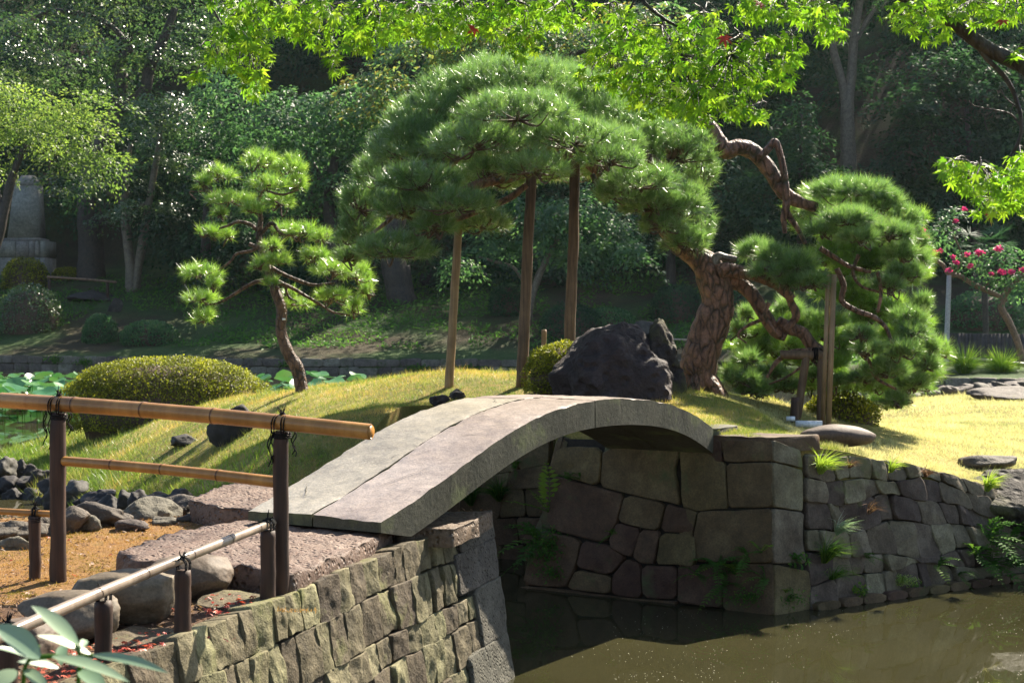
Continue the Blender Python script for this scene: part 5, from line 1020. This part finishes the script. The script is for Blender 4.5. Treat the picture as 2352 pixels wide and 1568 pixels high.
for x, y, r in [(2195, 507, 7), (2250, 580, 15), (2293, 571, 12), (2180, 620, 9), (2197, 603, 8), (2188, 590, 7), (2222, 585, 8), (2228, 611, 9), (2300, 624, 12), (2322, 624, 10), (2348, 620, 9), (2130, 545, 7), (2148, 580, 8), (2120, 528, 8), (2276, 630, 6), (2215, 480, 5), (2160, 575, 6)]:
    n = int(r*6); c = U(x, y, 56.5); R_ = r*.65*56.5/F; D = randu(n)*rng.uniform(.3, 1, (n, 1)); V, Fc = cards(c+D*R_*[1.2, 1, .8], randu(n), randu(n), .09, .085); MB().add(V, Fc, rng.uniform(0, 1, n*4)).build('blossom', M['pink'], CM)
pole('prop_pole', 'slim pale grey pole propping a limb of the crimson-flowered tree', (2181, 632), (2172, 850), .10, 56.8, 'concrete_pole', 'pole', 8, .9)
PA = thing('fan_palm', 'dark fan palm in the shade behind the crimson-flowered tree', 'palm', U(2265, 760, 63))
V, Fs = tube([U(2265, 790, 63), U(2262, 680, 63), U(2258, 560, 63)], .13, 16, 10, .1); MB().add(V, Fs).build('trunk', M['bark_dark'], PA)
for q in range(14):
    a = rng.uniform(0, 2*math.pi); e = rng.uniform(-.5, .9); dr = np.array([math.cos(a)*math.cos(e), math.sin(a)*math.cos(e), math.sin(e)]); c0 = U(2258, 560, 63); c1_ = c0+dr*.9-np.array([0, 0, .1]); mb = MB(); V, Fs = tube([c0, c1_], .015, None, 5); mb.add(V, Fs)
    sd = nrm(np.cross(dr, [0, 0, 1])); th = np.linspace(-1.9, 1.9, 22); D = dr*np.cos(th)[:, None]+sd*np.sin(th)[:, None]; V, Fc = cards(np.repeat(c1_[None], 22, 0), nrm(np.cross(sd, dr)[None]+randu(22)*.2), nrm(D+np.array([0, 0, -.35])), .75, .055); mb.add(V, Fc); mb.build('frond', M['dark_leaf'], PA)
def tussock(name, label, c, n, L, spread, mat, cat='grass clump', W=.012, lean=(0, 0, 0), group=None, tone=.5):
    """arching grass blades from one root"""
    c = np.asarray(c, float); A = rng.uniform(0, 2*np.pi, n); e = rng.uniform(.1, 1., n)*spread; D0 = nrm(np.column_stack([np.cos(A)*e, np.sin(A)*e, np.ones(n)])+np.array(lean)); D1 = nrm(D0+np.column_stack([np.cos(A)*e, np.sin(A)*e, -np.full(n, .9)*e])+np.array(lean)*.6-[0, 0, .25])
    l = L*1.2*rng.uniform(.5, 1.1, n)[:, None]; P0 = c+np.column_stack([np.cos(A), np.sin(A), np.zeros(n)])*L*.08*rng.uniform(0, 1, (n, 1)); P1 = P0+D0*l*.5; P2 = P1+D1*l*.55; S = nrm(np.cross(D0, randu(n)))*W*.5
    V = np.stack([P0-S, P0+S, P1+S*.8, P1-S*.8, P2], 1).reshape(-1, 3); b = np.arange(n)[:, None]*5; t = np.repeat(np.clip(rng.normal(tone, .25, n), 0, 1), 5)
    o = MB().add(V, [b+np.array([[0, 1, 2, 3]]), b+np.array([[3, 2, 4]])], t).build(name, M[mat]); place_origin(o, c); return solo(o, label, cat, group)
for x, y, n, L, lab in [(2215, 866, 900, 1.0, 'big arching grass tussock below the pale pole'), (2300, 872, 900, 1.0, 'arching grass tussock right of the other, under the rail'), (2150, 860, 500, .7, 'smaller grass tussock beside the edge of the right pine')]: tussock('grass_tussock', lab, U(x, y, 53.5), n, L, .8, 'grass_green', 'grass clump', .022)

# ------------------------------------------------------------------ lotus bed
LB = thing('lotus_bed', 'bed of shining round lotus leaves on the pond behind the azalea', 'lotus', (-14, 50, WZ))
lm = []
for v in range(5):
    th = np.linspace(0, 2*np.pi, 15)[:-1]; r1 = 1+.10*np.sin(th*3+v)+.06*np.sin(th*7+v*2); mb = MB()
    z0, z1 = -.10, .04+.10*np.sin(th*(2+v % 2)+v); V = np.vstack([[[0, 0, z0]], np.column_stack([np.cos(th)*.5, np.sin(th)*.5, np.full(14, -.03)+.03*np.sin(th*3)]), np.column_stack([np.cos(th)*r1, np.sin(th)*r1, z1])])
    j = np.arange(14); jn = (j+1) % 14; mb.add(V, [np.stack([np.zeros(14, int), 1+j, 1+jn], -1), np.stack([1+j, 15+j, 15+jn, 1+jn], -1)], .15+.17*v); lm.append(mb.mesh('lotus_leaf', M['lotus'], smooth=True))
cand = []
while len(cand) < 300:
    px = rng.uniform(-60, 250) if rng.uniform() < .8 else rng.uniform(590, 830); py = rng.uniform(853, 936) if px < 300 else rng.uniform(856, 900); z = rng.uniform(-1.12, -.62)
    d = F*(H-z)/(py-YH)
    x = (px-CX)/F*d
    if d > 66 or (x > -11.6 and d < 38 and inside(np.array([x]), np.array([d]), ISL)[0]): continue
    cand.append((x, d, z))
stk = MB()
for q, (x, y, z) in enumerate(cand):
    o = bpy.data.objects.new('leaf', lm[q % 5]); COL.objects.link(o); o.parent = LB['_e']; o.location = (x+14, y-50, z-WZ); s = rng.uniform(.2, .4); o.scale = (s, s, s); o.rotation_euler = (rng.normal(0, .26), rng.normal(0, .26), rng.uniform(0, 6))
    V, Fs = tube([[x, y, WZ-.1], [x+.02, y, z-.02]], .008, None, 5, caps=False); stk.add(V, Fs)
stk.build('stalks', M['fern'], LB, kind='stuff')

# ------------------------------------------------------------------ grass of the island
n = 520000; y = 14.8+rng.uniform(0, 1, n)**2.1*24; x = rng.uniform(-.42, .42, n)*y; k_ = inside(x, y, ISL); x, y = x[k_], y[k_]; z = hz(x, y); k_ = z > -1.22; x, y, z = x[k_], y[k_], z[k_]; n = len(x)
sc_ = np.clip(y/18., .85, 2.2); low = np.clip((-.25-z)/.5, 0, 1)*(x < 0)
P = np.column_stack([x, y, z-.005]); D = nrm(randu(n)*.75+[0, 0, 1.]); patch = n2(x, y, 1.1, 7)+.5*n2(x, y, 4, 8)
L_ = (.035+.02*rng.uniform(0, 1, n)+.06*low)*sc_**.6*(1+.4*np.clip(patch, -1, 1))*(1+1.1*(n2(x, y, 7., 21) > .62)); V, Fc = blades(P, D, L_, .0055*sc_*(1+.5*low))
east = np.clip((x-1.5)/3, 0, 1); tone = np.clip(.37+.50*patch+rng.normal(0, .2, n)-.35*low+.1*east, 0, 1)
el = (x > 2.6+.5*n2(x, y, .8, 11)) & (y > 15.3)  # right-hand lawn, drawn in the grass colour with painted-in glare
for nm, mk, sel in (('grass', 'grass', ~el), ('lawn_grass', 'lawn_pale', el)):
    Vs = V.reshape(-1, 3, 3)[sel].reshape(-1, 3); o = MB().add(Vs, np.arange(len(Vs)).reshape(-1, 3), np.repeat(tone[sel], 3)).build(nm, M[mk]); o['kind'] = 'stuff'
n = 9000; t = rng.uniform(0, 1, n); i_ = rng.integers(15, 25, n); pl = np.array(ISL); a_ = pl[i_ % len(pl)]; b_ = pl[(i_+1) % len(pl)]; q = a_+(b_-a_)*t[:, None]+np.array([.35, .25])*rng.uniform(-.2, 2.2, (n, 1)); k_ = inside(q[:, 0], q[:, 1], ISL); q = q[k_]; n = len(q)
V, Fc = blades(np.column_stack([q, hz(q[:, 0], q[:, 1])-.01]), nrm(randu(n)*.6+[0, 0, 1]), rng.uniform(.05, .15, n)*np.where(q[:, 0] > -2.4, .5, 1.), .010); o = MB().add(V, Fc, np.repeat(rng.uniform(.3, 1, n), 3)).build('shore_grass', M['grass_green']); o['kind'] = 'stuff'

# ------------------------------------------------------------------ moss, litter and fallen leaves on the near bank
n = 60000; x = rng.uniform(-5, -1, n); y = rng.uniform(8.3, 12.6, n); mk = np.hypot(x+3.1, (y-10.6)) < 1.7+1.3*n2(x, y, 1.6, 4); x, y = x[mk], y[mk]; n = len(x)
V, Fc = blades(np.column_stack([x, y, hnb(x, y)-.003]), nrm(randu(n)*.9+[0, 0, .8]), rng.uniform(.010, .028, n), .006); o = MB().add(V, Fc, np.repeat(np.clip(.45+.7*n2(x, y, 2.2, 2)+rng.normal(0, .2, n), 0, 1), 3)).build('moss', M['moss']); o['kind'] = 'stuff'
n = 15000; y = rng.uniform(6, 12.6, n); x = rng.uniform(-4.5, 0, n)
_e = NW0[0]+(NW1[0]-NW0[0])*(y-NW0[1])/(NW1[1]-NW0[1]); k_ = (x < _e-.12) & ((np.hypot(x+3.1, y-10.6) > 1.7) | (rng.uniform(0, 1, n) < .25)); x, y = x[k_], y[k_]; n = len(x)
V, Fc = cards(np.column_stack([x, y, hnb(x, y)+rng.uniform(.002, .02, n)]), nrm(randu(n)*.6+[0, 0, 1]), randu(n), rng.uniform(.02, .05, n), rng.uniform(.010, .02, n), .3); o = MB().add(V, Fc, np.repeat(rng.uniform(0, 1, n), 4)).build('leaf_litter', M['litter']); o['kind'] = 'stuff'
star = lambda: None
def maple_leaf(lobes=(-128, -84, -42, 0, 42, 84, 128), lens=(.42, .74, .93, 1.05, .93, .74, .42), notch=.34, curl=.12, stem=.55):
    V = [[0, 0, 0]]; 
    for i, (a, l) in enumerate(zip(lobes, lens)):
        if i: m_ = math.radians((a+lobes[i-1])/2); V.append([math.sin(m_)*notch, math.cos(m_)*notch, .02])
        r_ = math.radians(a)
        for da, fr in ((-11, .55), (0, 1), (11, .55)): rr = math.radians(a+da); V.append([math.sin(rr)*l*fr, math.cos(rr)*l*fr, -curl*(fr*l)**2])
    nV = len(V); Fc = [[0, i+1, i] for i in range(1, nV-1)]; V += [[-.012, 0, 0], [.012, 0, 0], [0, -stem, -.1]]; Fc.append([nV, nV+1, nV+2]); return np.array(V), np.array(Fc)
MLV, MLF = maple_leaf()
MLS = [maple_leaf(curl=c, notch=q)[0] for c, q in ((.05, .36), (.16, .32), (.30, .34), (.42, .30))]
def scatter_leaves(P, N, T, S):
    N = nrm(N); T = nrm(T-N*np.sum(T*N, 1, keepdims=True)); B = np.cross(T, N); n = len(P)
    W = np.array(MLS)[rng.integers(0, 4, n)]*np.stack([rng.uniform(.75, 1.1, n), np.ones(n), np.ones(n)], -1)[:, None]
    V = P[:, None]+S[:, None, None]*(W[..., 0, None]*B[:, None]+W[..., 1, None]*T[:, None]+W[..., 2, None]*N[:, None])
    return V.reshape(-1, 3), (MLF[None]+np.arange(n)[:, None, None]*len(MLV)).reshape(-1, 3)
n = 1300; u_ = rng.beta(1.5, 1.3, n)*LEN; a_ = np.array([fmap(q, 0) for q in u_])-nout*np.abs(rng.normal(.16, .16, n))[:, None]; a_[:, 2] = hnb(a_[:, 0], a_[:, 1])+rng.uniform(.01, .05, n)
cl = n2(a_[:, 0], a_[:, 1], 2.5, 12) > -.1; a_ = a_[cl]
ex = np.array([G(rng.uniform(20, 560), rng.uniform(1190, 1500), .012) for _ in range(60)]); a_ = np.vstack([a_, ex]); n = len(a_)
V, Fc = scatter_leaves(a_, randu(n)*.55+[0, 0, 1], randu(n), rng.uniform(.018, .034, n)); o = MB().add(V, Fc, np.repeat(rng.uniform(0, 1, n), len(MLV))).build('fallen_leaves', M['red_litter']); o['kind'] = 'stuff'
# floating specks and leaf bits on the open water
n = 1100; px = rng.uniform(1180, 2400, n); py = 1385+rng.uniform(0, 1, n)**.7*245; k_ = n2(px*.004, py*.012, 1., 5) > .32; px, py = px[k_], py[k_]; n = len(px); P = np.array([G(a, b, WZ+.004) for a, b in zip(px, py)]); V, Fc = cards(P, nrm(randu(n)*.15+[0, 0, 1]), randu(n)*[1, 1, .05], rng.uniform(.004, .018, n), rng.uniform(.003, .007, n), .1)
o = MB().add(V, Fc).build('floating_petals', M['speck']); o['kind'] = 'stuff'

# ------------------------------------------------------------------ ferns and weeds on the walls
def fern(name, label, base, out, nf, L, mat='fern', cat='fern', droop=.7, wl=.22, group=None, spread=.9, tone=.4):
    base = np.asarray(base, float); out = nrm(out); T = thing(name, label, cat, base, group)
    for q in range(nf):
        d0 = nrm(out*.6+np.array([0, 0, .7])+randu(1)[0]*spread); l = L*1.35*rng.uniform(.6, 1.1); t = np.linspace(0, 1, 12); P = base+d0*l*t[:, None]+out*l*.25*(t**2)[:, None]-np.array([0, 0, droop*l*.75])*(t**2.2)[:, None]
        mb = MB(); V, Fs = tube(P, np.linspace(.004, .0015, 12)*(L/.35)**.5, None, 4); mb.add(V, Fs, .3); TG = nrm(np.gradient(P, axis=0)); sd = nrm(np.cross(TG, [0, 0, 1]))
        s_ = np.repeat(np.arange(1, 12), 2); sg = np.tile([1, -1], 11); w_ = wl*l*np.sin(np.clip(t[s_], 0, 1)*np.pi*.85+.35)
        V, Fc = cards(P[s_], nrm(np.cross(sd[s_], TG[s_])+randu(22)*.2), nrm(sd[s_]*sg[:, None]+TG[s_]*.45-[0, 0, .15]), w_, w_*.34); mb.add(V, Fc, np.clip(tone+rng.normal(0, .15), 0, 1)); mb.build('frond', M[mat], T)
    return T
def weed(name, label, base, out, n, R, leaf, mat='fern', cat='plant', tone=.4, group=None):
    base = np.asarray(base, float); out = nrm(out); D = randu(n)*rng.uniform(.2, 1, (n, 1))*np.asarray(R); D = D+out*np.abs(D@out)[:, None]*.6; P = base+D
    V, Fc = cards(P, nrm(out+randu(n)*.8+[0, 0, .5]), nrm(randu(n)+[0, 0, -.2]+out*.3), leaf*rng.uniform(.6, 1.3, n), leaf*.42); mb = MB(); mb.add(V, Fc, np.repeat(np.clip(rng.normal(tone, .2, n), 0, 1), 4))
    for q in range(max(3, n//14)): V, Fs = tube([base-out*.03, base+D[q]*.5+[0, 0, .02], P[q]], [.003, .002, .001], 5, 4); mb.add(V, Fs, .2)
    o = mb.build(name, M[mat]); place_origin(o, base)
    if name == 'creeping_plant': o['kind'] = 'stuff'
    return solo(o, label, cat, group)
onL = lambda x, y: ray_plane(x, y, PIER, nL)+nL*.02
onR = lambda x, y: ray_plane(x, y, PIER, nR)+nR*.02
onW = lambda x, y: ray_plane(x, y, TLp, nW)+nW*.03
onC = lambda x, y: ray_plane(x, y, w0, nC)+nC*.04
fern('fern', 'tall yellowish fern at the left edge of the abutment, under the arch', onL(1262, 1175), (-.6, -.4, .6), 5, .42, tone=.85, droop=.35)
fern('fern', 'drooping fern cluster below the tall yellowish one on the abutment edge', onL(1238, 1240), (-.7, -.5, .1), 9, .36, tone=.35)
fern('fern', 'dark fern near the waterline by the abutment corner', onL(1225, 1275), (-.7, -.5, 0), 6, .26, tone=.2)
weed('creeping_plant', 'mat of small leaves hanging on the lower left of the abutment', onL(1268, 1270)+[0, 0, .05], nL, 420, (.24, .1, .25), .045, tone=.3)
weed('creeping_plant', 'trailing tips of small leaves below the mat on the abutment', onL(1280, 1315), nL, 160, (.22, .08, .10), .04, tone=.35)
fern('fern', 'little fern star high on the shaded wall under the arch', onC(1186, 1078), nC, 6, .16); fern('fern', 'small fern pair on the upper abutment block', onL(1305, 1100), nL, 6, .16); fern('fern', 'tiny fern right of the small pair on the abutment', onL(1335, 1100), nL, 5, .12, tone=.3)
fern('fern', 'lone fern between pale blocks in the middle of the abutment', onL(1408, 1228), nL, 5, .12)
for x, y, n, L, lab in [(1085, 1160, 140, .34, 'grass clump hanging on the shaded wall just below the bridge'), (1150, 1150, 160, .34, 'grass clump right of the first on the shaded wall')]: tussock('grass_clump', lab, onC(x, y), n, L, .8, 'fern', 'grass clump', .010, nC*.6, None, .3)
fern('fern', 'leafy fern on the dark abutment face near the pier corner', onL(1648, 1300), nL, 9, .28, tone=.3); fern('fern', 'fern spray left of the pier corner, higher up', onL(1720, 1278), nL, 6, .24, tone=.4); fern('fern', 'fern hanging low over the water on the abutment face', onL(1665, 1345), nL, 7, .22, tone=.3)
fern('fern', 'pale fern tip just left of the pier edge', onL(1752, 1268), nL, 4, .20, tone=.7); weed('creeping_plant', 'tiny-leaved creeper along the foot of the pier, left face', onL(1730, 1370), nL, 260, (.34, .06, .10), .03, tone=.35); weed('creeping_plant', 'tiny-leaved creeper on the foot of the pier, right face', onR(1812, 1372), nR, 160, (.2, .06, .12), .03, tone=.4)
weed('weed', 'small leafy weed growing from the pier joint at the right edge', onR(1825, 1285), nR, 70, (.12, .06, .1), .055, tone=.4)
fern('fern', 'bright seedling plant low on the right face of the pier', onR(1800, 1360), nR, 5, .10, tone=.8)
tussock('grass_clump', 'sunlit yellow-green grass spilling over the wall top beside the pier', onW(1878, 1088), 150, .30, .8, 'grass_green', 'grass clump', .008, nW*.7, None, .85)
tussock('grass_clump', 'pale silvery grass tuft halfway up the lawn wall', onW(1915, 1228), 110, .26, .8, 'pale_leaf', 'grass clump', .007, nW*.7+[.3, 0, 0], None, .8)
tussock('grass_clump', 'long green grass hanging from the wall below the silvery tuft', onW(1888, 1292), 170, .34, .8, 'fern', 'grass clump', .008, nW*.7, None, .5); tussock('grass_clump', 'thin trailing grass low on the wall over the footing stones', onW(1905, 1330), 90, .26, .8, 'fern', 'grass clump', .006, nW*.6-[0, 0, .5], None, .4)
tussock('grass_clump', 'small yellowish sedge on the wall top near its middle', onW(2040, 1085), 60, .22, .7, 'grass_green', 'grass clump', .008, nW*.6, None, .8); tussock('grass_clump', 'bright sedge where the wall meets the grey boulder', onW(2262, 1128), 120, .26, .8, 'grass_green', 'grass clump', .010, nW*.6, None, .9)
weed('weed', 'bright leafy weed at the waterline left of the moss cushion', onW(1968, 1355), nW, 60, (.12, .06, .09), .05, tone=.7); weed('moss_cushion', 'yellow-green moss cushion on the lower lawn wall', onW(2068, 1332), nW, 700, (.15, .04, .07), .016, 'grass_green', 'moss', .9)
fern('fern', 'small fern left of the big fern bank on the lawn wall', onW(2150, 1300), nW, 8, .22, tone=.4); fern('fern', 'smaller fern sprig between the small fern and the big bank', onW(2195, 1318), nW, 6, .16, tone=.4); weed('weed', 'little weed at the waterline below the moss cushion', onW(2095, 1345), nW, 40, (.09, .05, .07), .04, tone=.5)
fern('fern', 'large fern bank drooping at the right end of the wall', onW(2265, 1240), nW, 12, .40, tone=.35); fern('fern', 'second large fern beside the boulder at the right edge', onW(2318, 1245), nW, 10, .38, tone=.3); fern('fern', 'fern hanging below the large bank towards the water', onW(2275, 1295), nW, 10, .32, tone=.3)
for x, y, nf, L, tn, lab in [(1600, 1318, 7, .2, .3, 'low fern at the waterline, leftmost of those near the pier corner'), (1690, 1318, 8, .24, .45, 'mid-height fern between the leafy fern and the creeper'), (1760, 1330, 6, .2, .3, 'dark fern just left of the pier foot')]: fern('fern', lab, onL(x, y), nL, nf, L, tone=tn)
for x, y, nf, L, tn, lab in [(1985, 1280, 6, .16, .4, 'little fern in a joint halfway along the lawn wall'), (2330, 1300, 9, .3, .3, 'fern low beside the dark boulder at the right edge'), (2235, 1275, 8, .26, .45, 'fern at the left edge of the large fern bank')]: fern('fern', lab, onW(x, y), nW, nf, L, tone=tn)
for x, y, n, L, lab in [(1945, 1075, 50, .16, 'dry grass wisp on the wall top between the spilling grass and the sedge'), (2120, 1095, 60, .18, 'dry reddish grass wisp on the wall top right of the sedge'), (1990, 1180, 40, .22, 'dry grass strand hanging on the upper lawn wall')]: tussock('grass_clump', lab, onW(x, y), n, L, .8, 'litter', 'grass clump', .006, nW*.6-[0, 0, .3], None, .4)
# weeds and grass on the far pond wall
for q, (x, y, lab) in enumerate([(60, 832, 'green weeds on the far pond wall at the left edge'), (140, 838, 'green weeds on the far pond wall above the lotus'), (660, 838, 'weeds on the far pond wall right of the azalea'), (960, 845, 'weeds on the far pond wall left of the first prop pole'), (1080, 846, 'weeds on the far pond wall between two prop poles')]):
    weed('weed', lab, np.array([(x-CX)/F*72.5, yw((x-CX)/F*73)-.15, H-(y-YH)/F*72.5]), (0, -1, .3), 160, (.7, .15, .22), .14, 'fern', 'plant', .4)

# ------------------------------------------------------------------ overhanging maple
MP = thing('maple_tree', 'Japanese maple reaching in overhead with glowing yellow-green star-shaped leaves', 'tree', (3.6, 4.3, 0))
MD = 7.6
def mbranch(pts, r, name='branch', d=MD, n=40):
    P = [U(x, y, d+(e[0] if e else 0)) for x, y, *e in pts]; V, Fs = tube(P, [q*d/F for q in r], n, 12, .10, 14., int(pts[0][0])); MB().add(V, Fs).build(name, M['bark_dark'], MP, True)
V, Fs = tube([[3.6, 4.3, -.2], [3.55, 4.4, .8], [3.45, 4.8, 1.8], [3.1, 5.8, 2.5], list(U(2470, 215, 7.2)), list(U(2352, 150, MD))], [.17, .14, .12, .08, .05, .042], 60, 16, .1, 6.); MB().add(V, Fs).build('trunk', M['bark_dark'], MP, True)
mbranch([(2360, 155), (2270, 112), (2200, 62), (2130, 26), (2075, -5), (1980, -60), (1800, -110), (1600, -130), (1300, -120), (1000, -100), (700, -80), (520, -60)], [19, 17, 15, 13, 12, 10, 9, 8, 7, 6, 5, 4], n=110)
mbranch([(2226, 76), (2262, 130), (2310, 180), (2338, 240), (2346, 300), (2330, 345), (2296, 400), (2300, 450)], [6, 6, 5.5, 5, 4.5, 4, 3, 2])
mbranch([(1440, -120), (1462, -20), (1520, 40), (1600, 78), (1690, 98), (1760, 130)], [5, 4.5, 4, 3.2, 2.5, 1.5]); mbranch([(1462, -10), (1440, 40), (1420, 110), (1400, 170)], [3, 2.6, 2, 1.2]); mbranch([(1520, 40), (1550, 120), (1590, 200), (1600, 260)], [3, 2.5, 2, 1.2])
mbranch([(700, -80), (640, -20), (600, 60), (580, 150), (560, 200)], [4, 3.4, 2.8, 2, 1.2]); mbranch([(900, -90), (880, 0), (860, 60), (840, 110)], [3.5, 3, 2, 1.2]); mbranch([(480, -55), (490, 20), (520, 70), (545, 110)], [3.5, 3, 2.2, 1.2]); mbranch([(1150, -110), (1180, -20), (1210, 60), (1200, 120)], [3.5, 3, 2, 1.2])
mbranch([(2345, 290), (2320, 262), (2280, 252), (2240, 244), (2225, 232)], [2.6, 2.2, 1.7, 1.2, .7], 'dead_twig'); mbranch([(2340, 250), (2310, 225), (2300, 205)], [2, 1.4, .8], 'dead_twig'); mbranch([(2280, 252), (2262, 275), (2270, 305)], [1.6, 1.1, .7], 'dead_twig'); mbranch([(2320, 262), (2330, 235), (2350, 215)], [1.6, 1.1, .7], 'dead_twig')
MLe = [(620, 10, 150, 40, 60), (560, 70, 70, 45, 55), (570, 130, 55, 50, 62), (585, 195, 28, 30, 22), (490, 120, 40, 30, 18), (450, 180, 24, 16, 8), (560, 15, 60, 40, 30), (760, 60, 70, 60, 55), (770, 140, 22, 30, 14), (680, 50, 60, 40, 40), (860, 40, 90, 45, 65), (960, 45, 90, 45, 60), (1060, 40, 80, 50, 55), (1180, 40, 110, 50, 80), (1200, 100, 45, 35, 32), (1290, 30, 80, 40, 50), (830, 105, 30, 22, 14), (1010, 85, 50, 22, 22), (880, 85, 40, 18, 14),
       (1400, 40, 60, 40, 22), (1440, 100, 80, 50, 55), (1400, 160, 80, 50, 62), (1460, 190, 70, 40, 45), (1560, 180, 100, 70, 100), (1520, 90, 70, 40, 34), (1620, 240, 90, 50, 75), (1680, 180, 90, 70, 80), (1590, 110, 60, 50, 40), (1620, 60, 60, 40, 30), (1720, 265, 50, 24, 22), (1760, 130, 70, 50, 42), (1820, 110, 35, 40, 18), (1800, 170, 25, 35, 12), (1700, 110, 60, 40, 28), (1500, 245, 60, 28, 26),
       (1790, 15, 90, 35, 50), (1890, 35, 70, 30, 34), (1910, 75, 35, 26, 14), (1720, 20, 50, 30, 22), (2080, 35, 60, 35, 28), (2140, 70, 50, 30, 22), (2240, 30, 110, 30, 52), (2320, 20, 60, 40, 32), (2200, -10, 120, 30, 40), (2130, 20, 60, 30, 24), (2340, 130, 20, 20, 4),
       (2190, 385, 50, 22, 22), (2250, 410, 70, 38, 55), (2310, 440, 60, 45, 52), (2270, 475, 45, 26, 24), (2345, 390, 40, 40, 30), (2380, 450, 50, 60, 40)]
hi = [(x, -95-rng.uniform(0, 160), 150, 60, 34) for x in np.linspace(450, 2450, 30)]   # the rest of the crown, above the picture
LP, LS = [], []; tw = MB()
for (x, y, rx, ry, k_) in MLe+hi:
    k_ = int(k_*2.4); a = rng.uniform(0, 2*np.pi, k_); r_ = np.sqrt(rng.uniform(0, 1, k_)); d = MD+rng.normal(0, .35, k_)
    C = np.array([U(x+rx*q*math.cos(b), y+ry*q*math.sin(b), e) for q, b, e in zip(r_, a, d)]); LP.append(C); LS.append(rng.uniform(.024, .062, k_))
    c0 = U(x, y-ry*.8, MD)
    for q in range(0, k_, 5): V, Fs = tube([c0, (c0+C[q])/2+rng.normal(0, .02, 3)+[0, 0, .02], C[q]], [.0035, .0025, .0012], 6, 4); tw.add(V, Fs)
tw.build('twigs', M['bark_dark'], MP, kind='stuff')
LP = np.concatenate(LP); LS = np.concatenate(LS); n = len(LP)
LN = nrm(randu(n)*.75+np.array([0, -.55, .75])); LT = nrm(randu(n)*.7+np.array([0, -.25, -.75])); LTone = np.clip(rng.normal(.45, .25, n), 0, 1)
sx = CX+LP[:, 0]/LP[:, 1]*F; sy = YH-(LP[:, 2]-H)/LP[:, 1]*F; size = LS/LP[:, 1]*((sx > 0) & (sx < 2352) & (sy > 0)); top = np.argsort(-size)[:300]; msk = np.ones(n, bool); msk[top] = False
red = set(rng.choice(n, 14, replace=False).tolist())
keep = np.where(msk)[0]; V, Fc = scatter_leaves(LP[keep], LN[keep], LT[keep], LS[keep]); MB().add(V, Fc, np.repeat(LTone[keep], len(MLV))).build('leaves', M['maple'], MP, kind='stuff')
lmesh = [MB().add(MLS[v % 4], MLF, .12+.15*v).mesh('maple_leaf', M['maple']) for v in range(6)]; rmesh = MB().add(MLV, MLF, .5).mesh('red_maple_leaf', M['maple_red'])
for i in top:
    N = LN[i]; T = nrm(LT[i]-N*np.dot(LT[i], N)); B = np.cross(T, N); s = LS[i]; isr = rng.uniform() < .02
    o = bpy.data.objects.new('leaf', rmesh if isr else lmesh[int(LTone[i]*5.99)]); COL.objects.link(o); o.parent = MP['_e']
    m_ = Matrix(((B[0]*s, T[0]*s, N[0]*s, LP[i][0]-3.6), (B[1]*s, T[1]*s, N[1]*s, LP[i][1]-4.3), (B[2]*s, T[2]*s, N[2]*s, LP[i][2]), (0, 0, 0, 1))); o.matrix_local = m_

# ------------------------------------------------------------------ leafy twig in the near corner
TD = 3.0; c7 = lambda a, b, d=TD: U(a*.3333, 1045.3+b*.3333, d)
FT = thing('leafy_twig', 'out-of-focus twigs with long pale green leaves in the lower left corner', 'shrub', (c7(350, 1900)[0], TD, 0))
mb = MB()
for pts in [[(560, 4400), (545, 2300), (540, 1560), (560, 1420), (520, 1300)], [(100, 4400), (140, 2300), (160, 1560), (205, 1400), (270, 1310)], [(205, 1400), (340, 1385), (480, 1390), (640, 1375)]]: V, Fs = tube([c7(a, b) for a, b in pts], np.linspace(.006, .003, len(pts)), 20, 7); mb.add(V, Fs, .5)
mb.build('stem', M['fern'], FT)
for (ax, ay, bx, by, wd, dd) in [(540, 1300, 215, 1035, 90, 0), (625, 1370, 255, 1240, 75, .02), (275, 1390, -50, 1170, 130, -.05), (640, 1375, 1165, 1500, 62, 0), (360, 1385, 900, 1565, 75, -.05), (205, 1400, -60, 1320, 60, .05), (400, 1460, 120, 1420, 60, .04), (545, 1480, 740, 1640, 95, 0), (110, 1480, -70, 1640, 100, -.05), (170, 1470, 340, 1640, 70, 0), (430, 1310, 420, 1450, 60, .05), (590, 1270, 560, 1330, 40, .03)]:
    a, b = c7(ax, ay, TD+dd), c7(bx, by, TD+dd-.05); L = np.linalg.norm(b-a); t = np.linspace(0, 1, 9); ctr = a+(b-a)*t[:, None]+np.array([0, 0, .12*L])*np.sin(t*np.pi)[:, None]*.35; T_ = nrm(b-a); N = nrm(np.array([.1, -.5, .85])+randu(1)[0]*.35); S = nrm(np.cross(N, T_)); N = np.cross(T_, S)
    wv = wd*.3333*TD/F*.68*np.sin(np.clip(t, .02, 1)**.8*np.pi)**.8; V = np.concatenate([ctr, ctr+S*wv[:, None]+N*wv[:, None]*.25, ctr-S*wv[:, None]+N*wv[:, None]*.25]); i = np.arange(8); MB().add(V, np.concatenate([np.stack([i, i+1, i+10, i+9], -1), np.stack([i+1, i, i+18, i+19], -1)]), rng.uniform(.2, .9)).build('leaf', M['pale_leaf'], FT, True)

# ------------------------------------------------------------------ the air between here and the wood
k = NT('garden_haze'); pv = k.n('ShaderNodeVolumePrincipled', i_Density=HAZE, i_Anisotropy=.35); pv.inputs['Color'].default_value = (.80, .88, 1., 1); k.l(pv.outputs[0], k.out.inputs['Volume'])
mb = MB(); mb.add(*box((0, 150, 22), (930, 930, 60))); o = mb.build('haze', k.m); o['kind'] = 'stuff'
